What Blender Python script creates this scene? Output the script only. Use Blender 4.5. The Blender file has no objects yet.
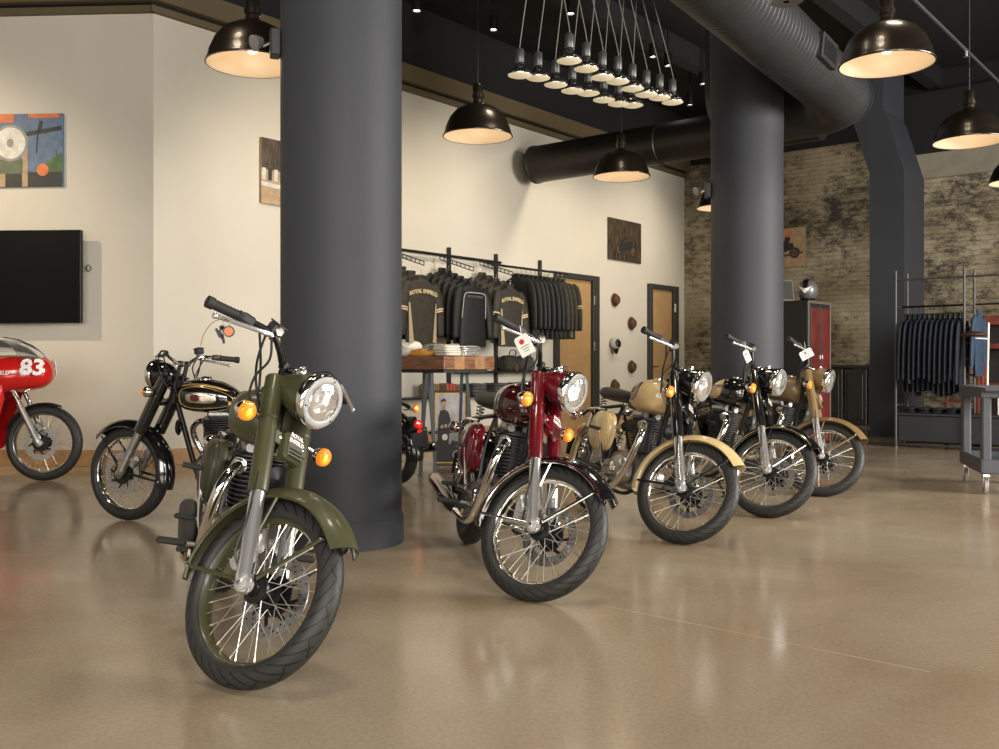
import bpy, math, random
from mathutils import Vector, Matrix
random.seed(11)
C = bpy.context.scene.collection
PI = math.pi
sin, cos, rad = math.sin, math.cos, math.radians
CAMH, FOC, HORZ = 1.06, 964.0, 366.0

# ------------------------------------------------------------------ materials
def new_mat(name):
    m = bpy.data.materials.new(name); m.use_nodes = True
    nt = m.node_tree; b = nt.nodes['Principled BSDF']
    return m, nt, b
def setp(b, **k):
    names = dict(col='Base Color', met='Metallic', rough='Roughness', coat='Coat Weight', croug='Coat Roughness', emi='Emission Color',
                 es='Emission Strength', trans='Transmission Weight', ior='IOR', spec='Specular IOR Level', sheen='Sheen Weight', alpha='Alpha')
    for a, v in k.items():
        if a in ('col', 'emi'): v = (*v, 1) if len(v) == 3 else v
        b.inputs[names[a]].default_value = v
def mat(name, col, rough=.5, met=0, noise=0, nscale=40, bump=0, bscale=200, **k):
    m, nt, b = new_mat(name); setp(b, col=col, rough=rough, met=met, **k)
    L = nt.links.new
    if noise or bump:
        tc = nt.nodes.new('ShaderNodeTexCoord')
    if noise:
        n = nt.nodes.new('ShaderNodeTexNoise'); n.inputs['Scale'].default_value = nscale; n.inputs['Detail'].default_value = 5
        r = nt.nodes.new('ShaderNodeValToRGB')
        r.color_ramp.elements[0].position = .3; r.color_ramp.elements[1].position = .7
        r.color_ramp.elements[0].color = (*[c*(1-noise) for c in col], 1); r.color_ramp.elements[1].color = (*[min(1, c*(1+noise)) for c in col], 1)
        L(tc.outputs['Object'], n.inputs['Vector']); L(n.outputs['Fac'], r.inputs['Fac']); L(r.outputs['Color'], b.inputs['Base Color'])
    if bump:
        n2 = nt.nodes.new('ShaderNodeTexNoise'); n2.inputs['Scale'].default_value = bscale; n2.inputs['Detail'].default_value = 3
        bp = nt.nodes.new('ShaderNodeBump'); bp.inputs['Strength'].default_value = bump; bp.inputs['Distance'].default_value = .01
        L(tc.outputs['Object'], n2.inputs['Vector']); L(n2.outputs['Fac'], bp.inputs['Height']); L(bp.outputs['Normal'], b.inputs['Normal'])
    return m
M = {}
def paint(name, col, rough=.3, coat=.8):
    M[name] = mat(name, col, rough, 0, noise=.06, nscale=8, coat=coat, croug=.06); return M[name]
M['chrome'] = mat('chrome', (.82, .81, .79), .07, 1)
M['darkchrome'] = mat('dark_chrome', (.22, .20, .19), .12, 1)
M['steel'] = mat('brushed_steel', (.55, .54, .52), .3, 1, noise=.1)
M['satin'] = mat('polished_fork_alloy', (.74, .74, .74), .24, .8)
M['spoke'] = mat('spoke_wire', (.6, .58, .54), .35, .9)
M['alu'] = mat('cast_aluminium', (.42, .41, .39), .38, 1, noise=.15, bump=.1)
M['ddark'] = mat('dark_engine_metal', (.035, .035, .037), .42, .6, noise=.3, bump=.15)
M['blackm'] = mat('black_metal', (.012, .012, .013), .35, .3)
M['rubber'] = mat('black_rubber', (.018, .018, .018), .65, 0, bump=.1)
M['leather'] = mat('black_leather', (.022, .02, .019), .45, 0, bump=.35, bscale=300)
M['cable'] = mat('cable_black', (.01, .01, .01), .4)
M['plastic'] = mat('switch_plastic', (.03, .03, .032), .5)
M['greycap'] = mat('grey_axle_cap', (.45, .44, .43), .5, .3)
M['brass'] = mat('nipple_brass', (.75, .62, .4), .3, 1)
M['white'] = mat('white_card', (.85, .83, .78), .6)
M['redp'] = mat('red_plastic', (.6, .02, .02), .3, coat=.6)
M['cord'] = mat('lamp_cord', (.012, .012, .012), .6)
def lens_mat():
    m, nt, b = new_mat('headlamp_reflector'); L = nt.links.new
    setp(b, col=(.95, .95, .95), met=.95, rough=.1, coat=1, croug=.02, emi=(1, .97, .92), es=.07)  # slight emission stands in for the bright reflection in the glass
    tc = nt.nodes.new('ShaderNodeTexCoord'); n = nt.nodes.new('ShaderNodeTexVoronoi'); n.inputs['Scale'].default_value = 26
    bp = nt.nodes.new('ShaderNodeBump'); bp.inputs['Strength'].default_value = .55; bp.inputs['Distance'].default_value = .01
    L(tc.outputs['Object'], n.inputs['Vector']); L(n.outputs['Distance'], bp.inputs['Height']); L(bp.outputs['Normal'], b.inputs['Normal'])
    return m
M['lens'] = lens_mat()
M['ring'] = mat('headlamp_rim', (.33, .33, .33), .4, .6)
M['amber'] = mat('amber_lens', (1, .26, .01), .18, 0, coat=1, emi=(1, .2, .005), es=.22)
M['amberhot'] = mat('amber_lens_hot_spot', (1, .42, .03), .2, 0, coat=1, emi=(1, .40, .03), es=.4)  # hot spot of light on the lens, put in as a yellow glowing disc
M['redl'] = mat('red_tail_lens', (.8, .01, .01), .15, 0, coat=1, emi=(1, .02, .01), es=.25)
def tyre_mat():
    m, nt, b = new_mat('tyre_rubber'); L = nt.links.new
    setp(b, col=(.02, .02, .02), rough=.55)
    uv = nt.nodes.new('ShaderNodeUVMap'); sp = nt.nodes.new('ShaderNodeSeparateXYZ'); L(uv.outputs['UV'], sp.inputs[0])
    def mth(op, a, bb=None):
        n = nt.nodes.new('ShaderNodeMath'); n.operation = op
        for i, x in enumerate((a, bb)):
            if x is None: continue
            if isinstance(x, (int, float)): n.inputs[i].default_value = x
            else: L(x, n.inputs[i])
        return n.outputs[0]
    u, v = sp.outputs[0], sp.outputs[1]
    av = mth('ABSOLUTE', v)
    ph = mth('FRACT', mth('ADD', mth('MULTIPLY', u, 34), mth('MULTIPLY', av, 2.6)))
    g = mth('LESS_THAN', ph, .2)
    g = mth('MULTIPLY', g, mth('MULTIPLY', mth('LESS_THAN', av, .78), mth('GREATER_THAN', av, .1)))
    ph2 = mth('FRACT', mth('ADD', mth('MULTIPLY', u, 17), mth('MULTIPLY', av, -1.3)))
    g2 = mth('MULTIPLY', mth('LESS_THAN', ph2, .1), mth('LESS_THAN', av, .4))
    g = mth('MAXIMUM', g, g2)
    h = mth('SUBTRACT', 1, g)
    bp = nt.nodes.new('ShaderNodeBump'); bp.inputs['Strength'].default_value = .9; bp.inputs['Distance'].default_value = .006
    L(h, bp.inputs['Height']); L(bp.outputs['Normal'], b.inputs['Normal'])
    mx = nt.nodes.new('ShaderNodeMix'); mx.data_type = 'RGBA'
    mx.inputs['A'].default_value = (.024, .0235, .023, 1); mx.inputs['B'].default_value = (.004, .004, .004, 1)
    L(g, mx.inputs['Factor']); L(mx.outputs['Result'], b.inputs['Base Color'])
    return m
M['tyre'] = tyre_mat()

# ------------------------------------------------------------------ mesh builder
class MB:
    def __init__(s): s.v = []; s.f = []; s.m = []; s.mats = []
    def mi(s, m):
        if m not in s.mats: s.mats.append(m)
        return s.mats.index(m)
    def add(s, vs, fs, m, T=None):
        o = len(s.v)
        for p in vs:
            p = Vector(p); s.v.append(T @ p if T else p)
        k = s.mi(m)
        for f in fs: s.f.append([o+i for i in f]); s.m.append(k)
        return s
    def loft(s, rings, m, T=None, caps=True, closed=True, loop=False):
        n = len(rings[0]); vs = [p for r in rings for p in r]; fs = []
        R = len(rings)
        for i in range(R if loop else R-1):
            a, b = i*n, ((i+1) % R)*n
            for j in range(n if closed else n-1):
                k = (j+1) % n; fs.append((a+j, a+k, b+k, b+j))
        if caps and not loop and closed:
            fs.append(tuple(range(n))[::-1]); fs.append(tuple((R-1)*n+i for i in range(n)))
        return s.add(vs, fs, m, T)
    def tube(s, path, r, m, T=None, seg=8, smooth=0, flat=1):
        P = [Vector(p) for p in path]; rr = r if isinstance(r, (list, tuple)) else [r]*len(P)
        if smooth:
            Q, R2 = [], []
            n = len(P)
            for i in range(n-1):
                p0, p1, p2, p3 = P[max(i-1, 0)], P[i], P[i+1], P[min(i+2, n-1)]
                for k in range(smooth):
                    t = k/smooth
                    Q.append(.5*((2*p1)+(p2-p0)*t+(2*p0-5*p1+4*p2-p3)*t*t+(3*p1-p0-3*p2+p3)*t**3)); R2.append(rr[i]*(1-t)+rr[i+1]*t)
            Q.append(P[-1]); R2.append(rr[-1]); P, rr = Q, R2
        rings = []; up = None
        for i, p in enumerate(P):
            d = (P[min(i+1, len(P)-1)]-P[max(i-1, 0)]).normalized()
            if up is None:
                up = Vector((0, 0, 1)) if abs(d.z) < .9 else Vector((1, 0, 0))
            x = (up-d*up.dot(d)).normalized(); y = d.cross(x); up = x
            rings.append([p+x*(rr[i]*cos(2*PI*k/seg))+y*(rr[i]*flat*sin(2*PI*k/seg)) for k in range(seg)])
        return s.loft(rings, m, T)
    def lathe(s, prof, m, c=(0, 0, 0), ax=(0, 0, 1), seg=24, T=None, closed=False, caps=False):
        """prof: (radius, distance along the axis)"""
        a = Vector(ax).normalized(); t = Vector((0, 0, 1)) if abs(a.z) < .9 else Vector((1, 0, 0))
        x = (t-a*t.dot(a)).normalized(); y = a.cross(x); c = Vector(c)
        rings = [[c+a*h+x*(r*cos(2*PI*k/seg))+y*(r*sin(2*PI*k/seg)) for k in range(seg)] for r, h in prof]
        return s.loft(rings, m, T, caps=caps, loop=closed)
    def disc(s, c, ax, r, th, m, T=None, seg=24):
        return s.lathe([(r, -th/2), (r, th/2)], m, c, ax, seg, T, caps=True)
    def box(s, c, size, m, T=None, b=.004, R=None):
        hx, hy, hz = [d/2 for d in size]; b = min(b, hx*.9, hy*.9, hz*.9); vs = []; idx = {}
        c = Vector(c)
        for sx in (-1, 1):
            for sy in (-1, 1):
                for sz in (-1, 1):
                    for a in range(3):
                        p = [sx*(hx-b), sy*(hy-b), sz*(hz-b)]; p[a] = (sx*hx, sy*hy, sz*hz)[a]
                        idx[(sx, sy, sz, a)] = len(vs); p = Vector(p)
                        vs.append(c+(R @ p if R else p))
        fs = []
        for a in range(3):
            u, w = [(1, 2), (2, 0), (0, 1)][a]
            for sg in (-1, 1):
                q = []
                for (p1, p2) in ((-1, -1), (1, -1), (1, 1), (-1, 1)):
                    k = [0, 0, 0]; k[a] = sg; k[u] = p1; k[w] = p2; q.append(idx[(*k, a)])
                fs.append(q if sg > 0 else q[::-1])
        for a in range(3):       # edges running along axis a
            u, w = [(1, 2), (2, 0), (0, 1)][a]
            for su in (-1, 1):
                for sw in (-1, 1):
                    k0 = [0, 0, 0]; k0[a] = -1; k0[u] = su; k0[w] = sw; k1 = list(k0); k1[a] = 1
                    q = [idx[(*k0, u)], idx[(*k1, u)], idx[(*k1, w)], idx[(*k0, w)]]
                    fs.append(q if su*sw < 0 else q[::-1])
        for sx in (-1, 1):
            for sy in (-1, 1):
                for sz in (-1, 1):
                    q = [idx[(sx, sy, sz, a)] for a in range(3)]
                    fs.append(q if sx*sy*sz > 0 else q[::-1])
        return s.add(vs, fs, m, T)
    def poly(s, pts, m, T=None): return s.add(pts, [tuple(range(len(pts)))], m, T)
    def sph(s, c, r, m, T=None, seg=12, rings=8, sc=(1, 1, 1)):
        c = Vector(c); rs = []
        for i in range(rings+1):
            t = PI*i/rings; q = max(sin(t), 1e-4)
            rs.append([c+Vector((r*sc[0]*q*cos(2*PI*k/seg), r*sc[1]*q*sin(2*PI*k/seg), -r*sc[2]*cos(t))) for k in range(seg)])
        return s.loft(rs, m, T)
    def build(s, name, parent=None, angle=35, loc=None):
        me = bpy.data.meshes.new(name)
        me.from_pydata([tuple(p) for p in s.v], [], s.f)
        for m in s.mats: me.materials.append(M[m] if isinstance(m, str) else m)
        me.polygons.foreach_set('material_index', s.m)
        me.polygons.foreach_set('use_smooth', [True]*len(me.polygons))
        me.set_sharp_from_angle(angle=rad(angle)); me.update()
        o = bpy.data.objects.new(name, me); C.objects.link(o)
        if parent: o.parent = parent
        if loc: o.location = loc
        return o
def sell(x, cy, cz, hy, hz, n=20, e=2.5, top=None):
    """superellipse ring in the plane x = const"""
    r = []
    for k in range(n):
        t = 2*PI*k/n; a, b = cos(t), sin(t)
        r.append(Vector((x, cy+hy*math.copysign(abs(a)**(2/e), a), cz+hz*math.copysign(abs(b)**(2/e), b))))
    return r
def tag(o, label=None, cat=None, group=None, kind=None):
    if label: o['label'] = label
    if cat: o['category'] = cat
    if group: o['group'] = group
    if kind: o['kind'] = kind
    return o
def empty(name, loc=(0, 0, 0), rz=0, label=None, cat=None, group=None):
    o = bpy.data.objects.new(name, None); C.objects.link(o); o.empty_display_size = .1
    o.location = loc; o.rotation_euler = (0, 0, rz)
    return tag(o, label, cat, group)
def copy_tree(o, parent=None):
    c = o.copy(); C.objects.link(c)
    if parent: c.parent = parent
    for ch in [x for x in o.children]: copy_tree(ch, c)
    return c
def text_mesh(body, size, extrude=.001, bold=0.0):
    cu = bpy.data.curves.new('lettering', 'FONT'); cu.body = body; cu.size = size; cu.extrude = extrude; cu.offset = bold
    cu.align_x = 'CENTER'; cu.align_y = 'CENTER'; cu.resolution_u = 2
    o = bpy.data.objects.new('lettering', cu); C.objects.link(o)
    dg = bpy.context.evaluated_depsgraph_get(); dg.update()
    me = bpy.data.meshes.new_from_object(o.evaluated_get(dg))
    bpy.data.objects.remove(o); bpy.data.curves.remove(cu)
    me.name = 'lettering'
    return me
def put_text(body, size, m, parent, T, name='lettering', extrude=.001, bend=0, wrap=0, bold=0.0, sx=1):
    """flat lettering; T maps (x right, y up, z out) to the parent's space"""
    me = text_mesh(body, size, extrude, bold); me.materials.clear(); me.materials.append(M[m])
    for v in me.vertices:
        p = v.co.copy(); p.x *= sx
        if bend: p.y += bend*p.x*p.x
        if wrap: p.z -= wrap*p.x*p.x
        v.co = T @ p
    o = bpy.data.objects.new(name, me); C.objects.link(o)
    if parent: o.parent = parent
    return o
def frame(o, x, y, z):
    """matrix with columns x, y, z and origin o"""
    m = Matrix.Identity(4)
    for i, c in enumerate((x, y, z)):
        for j in range(3): m[j][i] = c[j]
    for j in range(3): m[j][3] = o[j]
    return m

# ------------------------------------------------------------------ the room's own axes
C0 = Vector((-3.65, 10.17, 0)); C1 = Vector((3.66, 19.10, 0))       # corners of the long white wall
U = (C1-C0).normalized(); N = Vector((U.y, -U.x, 0))                 # along the white wall, out of it (also along the brick wall)
WALLH = 4.78; CEIL = 6.0
def ray(px, py): return Vector(((px-499.5)/FOC, 1.0, -(py-HORZ)/FOC))
def on_plane(px, py, p0, n):
    """world point of the plane (p0, n) in the viewing direction of a photo point: used once to survey the walls"""
    d = ray(px, py); o = Vector((0, 0, CAMH)); t = (Vector(p0)-o).dot(n)/d.dot(n); return o+d*t
def on_white(px, py, off=0): return on_plane(px, py, C0+N*off, N)
def on_brick(px, py, off=0): return on_plane(px, py, C1-U*off, U)
def on_floor(px, py, z=0):
    d = ray(px, py); t = (z-CAMH)/d.z; return Vector((0, 0, CAMH))+d*t
# ------------------------------------------------------------------ motorcycles. Bike space: x forward, y left, z up, rear contact at 0
RK = rad(27); AX = Vector((-sin(RK), 0, cos(RK))); FW = Vector((cos(RK), 0, sin(RK))); P0 = Vector((1.46, 0, 0))
RF, RR = .323, .316
def FF(f, y, a): return P0+FW*f+AX*a+Vector((0, y, 0))
paint('green', (.052, .052, .022), .42, .25); paint('maroon', (.115, .004, .009), .22); paint('gloss_black', (.006, .006, .007), .12, 1)
paint('cream', (.66, .49, .24), .3, .6); paint('tan', (.2, .13, .055), .42, .3); paint('race_red', (.55, .012, .012), .15, 1)
M['gold'] = mat('gold_pinstripe', (.75, .5, .16), .35, .6)
M['badge'] = mat('tank_badge_plate', (.6, .52, .42), .25, .8)
M['maroonpanel'] = mat('maroon_panel', (.09, .008, .008), .25, coat=.7)
M['screen'] = mat('smoked_screen', (.75, .75, .72), .03, 0, trans=.92, ior=1.2)
M['letterwhite'] = mat('white_lettering', (.8, .8, .78), .5)

def make_tyre(parent, R, w, c, T):
    prof = []                                                  # closed section, v from -1 (left bead) to 1 (right bead)
    n = 15
    for i in range(n):
        t = -1+2*i/(n-1); a = t*rad(118)
        prof.append((R-w+w*cos(a)*1.0, w*1.02*sin(a)*(1.0), t))
    prof.append((R-w*1.62, w*.55, 1.0)); prof.append((R-w*1.62, -w*.55, -1.0))
    seg = 72; vs = []; uv = []
    for j in range(seg+1):
        th = 2*PI*j/seg
        for r, y, t in prof:
            vs.append(T @ (Vector(c)+Vector((r*cos(th), y, r*sin(th))))); uv.append((j/seg, t))
    k = len(prof); fs = []
    for j in range(seg):
        for i in range(k):
            i2 = (i+1) % k; fs.append((j*k+i, j*k+i2, (j+1)*k+i2, (j+1)*k+i))
    me = bpy.data.meshes.new('tyre'); me.from_pydata([tuple(v) for v in vs], [], fs)
    l = me.uv_layers.new(name='UVMap')
    for p in me.polygons:
        for li in p.loop_indices: l.data[li].uv = uv[me.loops[li].vertex_index]
    me.materials.append(M['tyre']); me.polygons.foreach_set('use_smooth', [True]*len(me.polygons)); me.update()
    o = bpy.data.objects.new('tyre', me); C.objects.link(o); o.parent = parent
    return o
def make_wheel(root, name, R, w, c, T, rim='chrome', hub='blackm', disc=None, dr=.14, sprocket=False, rimr=None):
    c = Vector(c); k = rimr or R*.80; Y = (0, 1, 0)
    b = MB()
    b.lathe([(k, -.036), (k+.010, -.038), (k+.010, -.033), (k-.004, -.027), (k-.012, -.012), (k-.016, 0), (k-.012, .012), (k-.004, .027), (k+.010, .033), (k+.010, .038), (k, .036), (k-.01, .029), (k-.02, .012), (k-.023, 0), (k-.02, -.012), (k-.01, -.029)],
            rim, c, Y, 60, T, closed=True)
    wh = b.build(name, root)
    make_tyre(wh, R, w, c, T)
    b = MB()
    for i in range(36):
        a = 2*PI*i/36; side = 1 if i % 2 else -1; lean = (.62 if (i//2) % 2 else -.62)
        p0 = c+Vector((.046*cos(a+lean), side*.034, .046*sin(a+lean))); p1 = c+Vector(((k-.018)*cos(a), side*.006, (k-.018)*sin(a)))
        b.tube([p0, p1], .0018, 'spoke', T, 5)
        q = p1+(p0-p1)*.08; b.tube([q, p1], .0036, 'brass', T, 5)
    b.build('spokes', wh)
    b = MB(); b.lathe([(.012, -.062), (.026, -.06), (.03, -.045), (.05, -.04), (.052, -.03), (.03, -.024), (.028, .024), (.052, .03), (.05, .04), (.03, .045), (.026, .06), (.012, .062)], hub, c, Y, 24, T, caps=True)
    b.build('hub', wh)
    if disc is not None:
        b = MB(); y = disc; s = 1 if y > 0 else -1
        b.lathe([(.098, y-.002), (dr, y-.002), (dr, y+.002), (.098, y+.002)], 'steel', c, Y, 48, T, closed=True)
        b.lathe([(.028, y-.004), (.072, y-.003), (.072, y+.003), (.028, y+.004)], 'blackm', c, Y, 30, T, closed=True)
        for i in range(8):
            a = 2*PI*i/8
            b.tube([c+Vector((.066*cos(a), y, .066*sin(a))), c+Vector((.104*cos(a+.25), y, .104*sin(a+.25)))], .008, 'blackm', T, 6, flat=.4)
        for i in range(44):
            a = 2*PI*i/44; rr = (.108, .12, .131)[i % 3]
            for e in (-.0026, .0026): b.disc(c+Vector((rr*cos(a), y+e, rr*sin(a))), Y, .0038, .0006, 'blackm', T, 6)
        b.build('brake_disc', wh)
    if sprocket:
        b = MB(); b.lathe([(.03, .062), (.085, .064), (.09, .066), (.085, .07), (.03, .072)], 'alu', c, Y, 40, T, closed=True); b.build('sprocket', wh)
    return wh
def make_fender(root, name, c, r, a0, a1, hw, m, T, drop=.045, lip=None, seg=34, flare=0):
    """valanced mudguard swept from angle a0 to a1 (degrees, 0 = forward)"""
    rings = []
    for i in range(seg+1):
        t = i/seg; a = rad(a0+(a1-a0)*t)
        e = min(1, min(t, 1-t)*9+.35)**.5; e = .72+.28*e
        rr = r+flare*(1-t)**3
        sec = []
        for k in range(13):
            s = -1+2*k/12; y = hw*e*s; d = drop*abs(s)**2.6
            sec.append((y, rr-d))
        inner = [(y*.955, q-.0045) for y, q in sec[::-1]]
        rings.append([Vector((c[0]+q*cos(a), y, c[2]+q*sin(a))) for y, q in sec+inner])
    b = MB(); b.loft(rings, m, T)
    o = b.build(name, root, 45)
    if lip:
        l = MB()
        for s in (-1, 1):
            pts = [rings[i][0 if s < 0 else 12] for i in range(0, seg+1)]
            l.tube(pts, .0042, lip, T, 6)
        l.build('edge_bead', o)
    return o
TANKS = [(.555, .03, .815, .85), (.575, .075, .795, .885), (.62, .112, .775, .925), (.70, .14, .762, .962), (.79, .156, .757, .985), (.87, .154, .762, .986), (.93, .135, .775, .972), (.975, .095, .80, .95), (1.0, .04, .835, .92)]
def tank_at(x):
    for a, b in zip(TANKS, TANKS[1:]):
        if a[0] <= x <= b[0]:
            t = (x-a[0])/(b[0]-a[0]); return [p*(1-t)+q*t for p, q in zip(a, b)]
    return TANKS[-1] if x > 1 else TANKS[0]
def tank_pt(x, th, off=0):
    _, hw, zb, zt = tank_at(x); cz, hz = (zb+zt)/2, (zt-zb)/2; e = 2.5; a, b = cos(th), sin(th)
    return Vector((x, (hw+off)*math.copysign(abs(a)**(2/e), a), cz+(hz+off)*math.copysign(abs(b)**(2/e), b)))
def tank_patch(b, side, x0, x1, t0, t1, m, T, off=.003, n=14, ring=False, taper=0):
    """an oval patch that follows the flank of the tank"""
    cx, ct, rx, rt = (x0+x1)/2, (t0+t1)/2, (x1-x0)/2, (t1-t0)/2
    P = lambda u, v, o: tank_pt(cx+rx*u, (ct+rt*v*(1-taper*u)) if side > 0 else PI-(ct+rt*v*(1-taper*u)), o)
    if ring:
        pts = [P(math.copysign(abs(cos(a))**.7, cos(a)), math.copysign(abs(sin(a))**.7, sin(a)), off) for a in [2*PI*i/48 for i in range(49)]]
        b.tube(pts, .0022, m, T, 5); return
    rings = []
    for j in range(0, 5):
        s = j/4+1e-3
        rings.append([P(s*math.copysign(abs(cos(a))**.75, cos(a)), s*math.copysign(abs(sin(a))**.75, sin(a)), off if j < 4 else 0) for a in [2*PI*i/28 for i in range(28)]])
    b.loft(rings, m, T, caps=False)
def make_signal(root, p, d, T, base, k=1.0, name='turn_signal', shell='chrome'):
    """indicator: stalk, chrome shell, amber lens facing d"""
    p = Vector(p); d = Vector(d).normalized(); b = MB()
    b.tube([base, p-d*.015], .007, shell, T, 8)
    b.lathe([(.008, -.05), (.022*k, -.04), (.034*k, -.018), (.037*k, 0), (.036*k, .002)], shell, p, d, 20, T)
    o = b.build(name, root)
    b = MB(); b.lathe([(.036*k, 0), (.036*k, .010), (.031*k, .018), (.018*k, .022), (.0005, .023)], 'amber', p, d, 20, T)
    b.lathe([(.0005, .0245), (.012*k, .0242), (.0165*k, .0222)], 'amberhot', p-Vector((0, 0, .006)), d, 14, T)
    b.build('lens', o)
    return o
def make_fins(b, cx, cy, z0, z1, n, sx, sy, m, T, hole=0):
    for i in range(n):
        z = z0+(z1-z0)*i/(n-1); k = 1-.06*abs(i-n/2)/n
        b.loft([[Vector((cx+q.y*k, cy+q.z*k, zz)) for q in sell(0, 0, 0, sx, sy, 20, 4)] for zz in (z-.0028, z+.0028)], m, T)

def make_bike(label, pos, yaw, lean, steer, P, rootname='motorcycle', scale=1, group=None):
    """P: paint choices. pos = rear tyre contact; lean > 0 leans to the bike's left; steer > 0 turns left"""
    ty = P.get('type', 'classic')
    paintm = P['paint']; fend = P.get('fender', paintm); forkm = P.get('fork', paintm); rim = P.get('rim', 'chrome'); stay = P.get('stay', 'chrome')
    root = empty(rootname, label=label, cat='motorcycle', group=group)
    S = Matrix.Translation(P0) @ Matrix.Rotation(steer, 4, AX) @ Matrix.Translation(-P0); I = Matrix.Identity(4)
    low = min((S @ Vector((1.37+RF*cos(t*.05), 0, RF+RF*sin(t*.05)))).z for t in range(126))
    base = Matrix.Rotation(yaw, 4, 'Z') @ Matrix.Rotation(-lean, 4, 'X')
    def lowz(M_): return min((M_ @ (S @ Vector((1.37+RF*cos(t*.02), 0, RF+RF*sin(t*.02))))).z for t in range(315))
    pitch = 0
    for _ in range(6): pitch += lowz(base @ Matrix.Rotation(pitch, 4, 'Y'))/1.36
    mw = Matrix.Translation(Vector(pos)+Vector((0, 0, .0015))) @ base @ Matrix.Rotation(pitch, 4, 'Y')
    if scale != 1: mw = mw @ Matrix.Scale(scale, 4)
    root.matrix_world = mw
    AXF = (1.37, 0, RF)
    # wheels
    make_wheel(root, 'front_wheel', RF, .046, AXF, S, rim, P.get('hub', 'blackm'), disc=.068 if ty != 'racer' else -.068, dr=.142)
    make_wheel(root, 'rear_wheel', RR, .055, (0, 0, RR), I, rim, 'blackm', dr=.12, sprocket=True)
    # fork legs: painted cover, chrome slider, axle clamp
    top = 1.115 if ty == 'classic' else 1.09 if ty == 'bullet' else 1.04
    for s in (-1, 1):
        y = s*.094; b = MB()
        r1 = .036 if ty == 'classic' else .043 if ty == 'bullet' else .02
        cov = .655 if ty != 'racer' else .64
        if ty == 'racer':
            b.tube([FF(.066, y, .60), FF(.066, y, top)], .02, 'chrome', S, 16)
        else:
            b.tube([FF(.06, y, cov), FF(.06, y, cov+.004), FF(.06, y, top-.012), FF(.06, y, top-.003), FF(.06, y, top)], [r1*.9, r1, r1, r1*.85, r1*.5], forkm, S, 20)
            b.tube([FF(.06, y, .935), FF(.06, y, .945)], r1+.0025, forkm, S, 20)
        leg = b.build('fork_leg', root)
        b = MB(); sm = P.get('slider', 'satin')
        b.tube([FF(.062, y, .36), FF(.062, y, .385), FF(.062, y, .62), FF(.062, y, .70)], [.031, .029, .0275, .026], sm, S, 18)
        b.tube([FF(.062, y, .30), FF(.062, y, .31), FF(.062, y, .35), FF(.062, y, .37)], [.018, .026, .032, .031], sm if sm == 'satin' else 'alu', S, 14)
        b.lathe([(.001, -.026), (.016, -.026), (.026, -.022), (.027, .016), (.016, .02), (.001, .02)], 'greycap' if s < 0 else 'steel', Vector(AXF)+Vector((0, y, 0)), (0, 1, 0), 18, S)
        b.lathe([(.001, -.012), (.007, -.012), (.0075, 0)], 'steel', Vector(AXF)+Vector((0, y-.024 if s < 0 else y+.03, 0)), (0, 1, 0), 6, S)
        b.tube([FF(.094, y, .36), FF(.098, y, .40)], .007, 'chrome', S, 8)
        b.build('slider', leg)
    b = MB(); b.tube([Vector(AXF)-Vector((0, .115, 0)), Vector(AXF)+Vector((0, .12, 0))], .009, 'steel', S, 10); b.build('front_axle', root)
    # caliper
    b = MB(); cy = .068 if ty != 'racer' else -.068
    cc = Vector(AXF)+AX*.125-FW*.055*(1 if ty != 'racer' else -1)
    b.box((0, 0, 0), (.055, .052, .085), 'alu', S @ Matrix.Translation(cc+Vector((0, cy, 0))) @ Matrix.Rotation(-RK-.3, 4, 'Y'), .01)
    b.disc(cc+Vector((0, cy+.028, .015)), (0, 1, 0), .016, .012, 'steel', S, 14); b.disc(cc+Vector((0, cy+.028, -.02)), (0, 1, 0), .016, .012, 'steel', S, 14)
    b.tube([cc+Vector((0, cy, -.03)), FF(.06, .094*(1 if cy > 0 else -1), .42)], .012, 'alu', S, 8)
    b.build('brake_caliper', root)
    # yokes
    b = MB()
    for a, w in ((.90, .1), (top-.05, .1)):
        b.box((0, 0, 0), (.07, .22, .03), 'blackm' if ty == 'racer' else forkm, S @ frame(FF(.04, 0, a), FW, Vector((0, 1, 0)), AX), .01)
    b.tube([FF(0, 0, .86), FF(0, 0, 1.08)], .026, 'blackm', S, 14)
    b.build('fork_yoke', root)
    if ty == 'racer':
        make_fender(root, 'front_fender', AXF, RF+.02, 68, 160, .055, 'blackm', S, .02)
    else:
        f0, f1 = P.get('farc', (43, 195))
        fo = make_fender(root, 'front_fender', AXF, RF+.042, f0, f1, .075, fend, S, .052, lip=fend if stay == fend else 'chrome' if P.get('chromelip') else fend, flare=.018)
        if P.get('fgold'):
            b = MB()
            for s in (-1, 1):
                pts = [Vector((AXF[0]+(RF+.0+.018*(1-t)**3)*cos(rad(f0+(f1-f0)*t)), s*.0765*(.94 if .06 < t < .94 else .9), AXF[2]+(RF+.0+.018*(1-t)**3)*sin(rad(f0+(f1-f0)*t)))) for t in [i/30 for i in range(1, 30)]]
                b.tube(pts, .002, P['fgold'], S, 5)
            b.build('pinstripe', fo)
        for s in (-1, 1):        # stays: one rearward, one forward-up
            b = MB(); y = s*.078
            for an in (f1-8, 52):
                e = Vector(AXF)+Vector(((RF-.012)*cos(rad(an)), s*.071, (RF-.012)*sin(rad(an))))
                b.tube([Vector(AXF)+Vector((.03*cos(rad(an)), y, .03*sin(rad(an))+.01)), e], .0075, stay, S, 6, flat=.4)
                b.lathe([(.001, .008), (.007, .007), (.008, -.004)], 'chrome', e, (0, s, 0), 8, S)
            b.tube([FF(.03, y, .43), Vector(AXF)+Vector(((RF+.01)*cos(rad(105)), s*.068, (RF-.006)*sin(rad(105))))], .007, stay, S, 6, flat=.5)
            b.build('fender_stay', fo)
    # ---- headlamp group
    LC = Vector((1.194, 0, 1.005))
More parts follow.
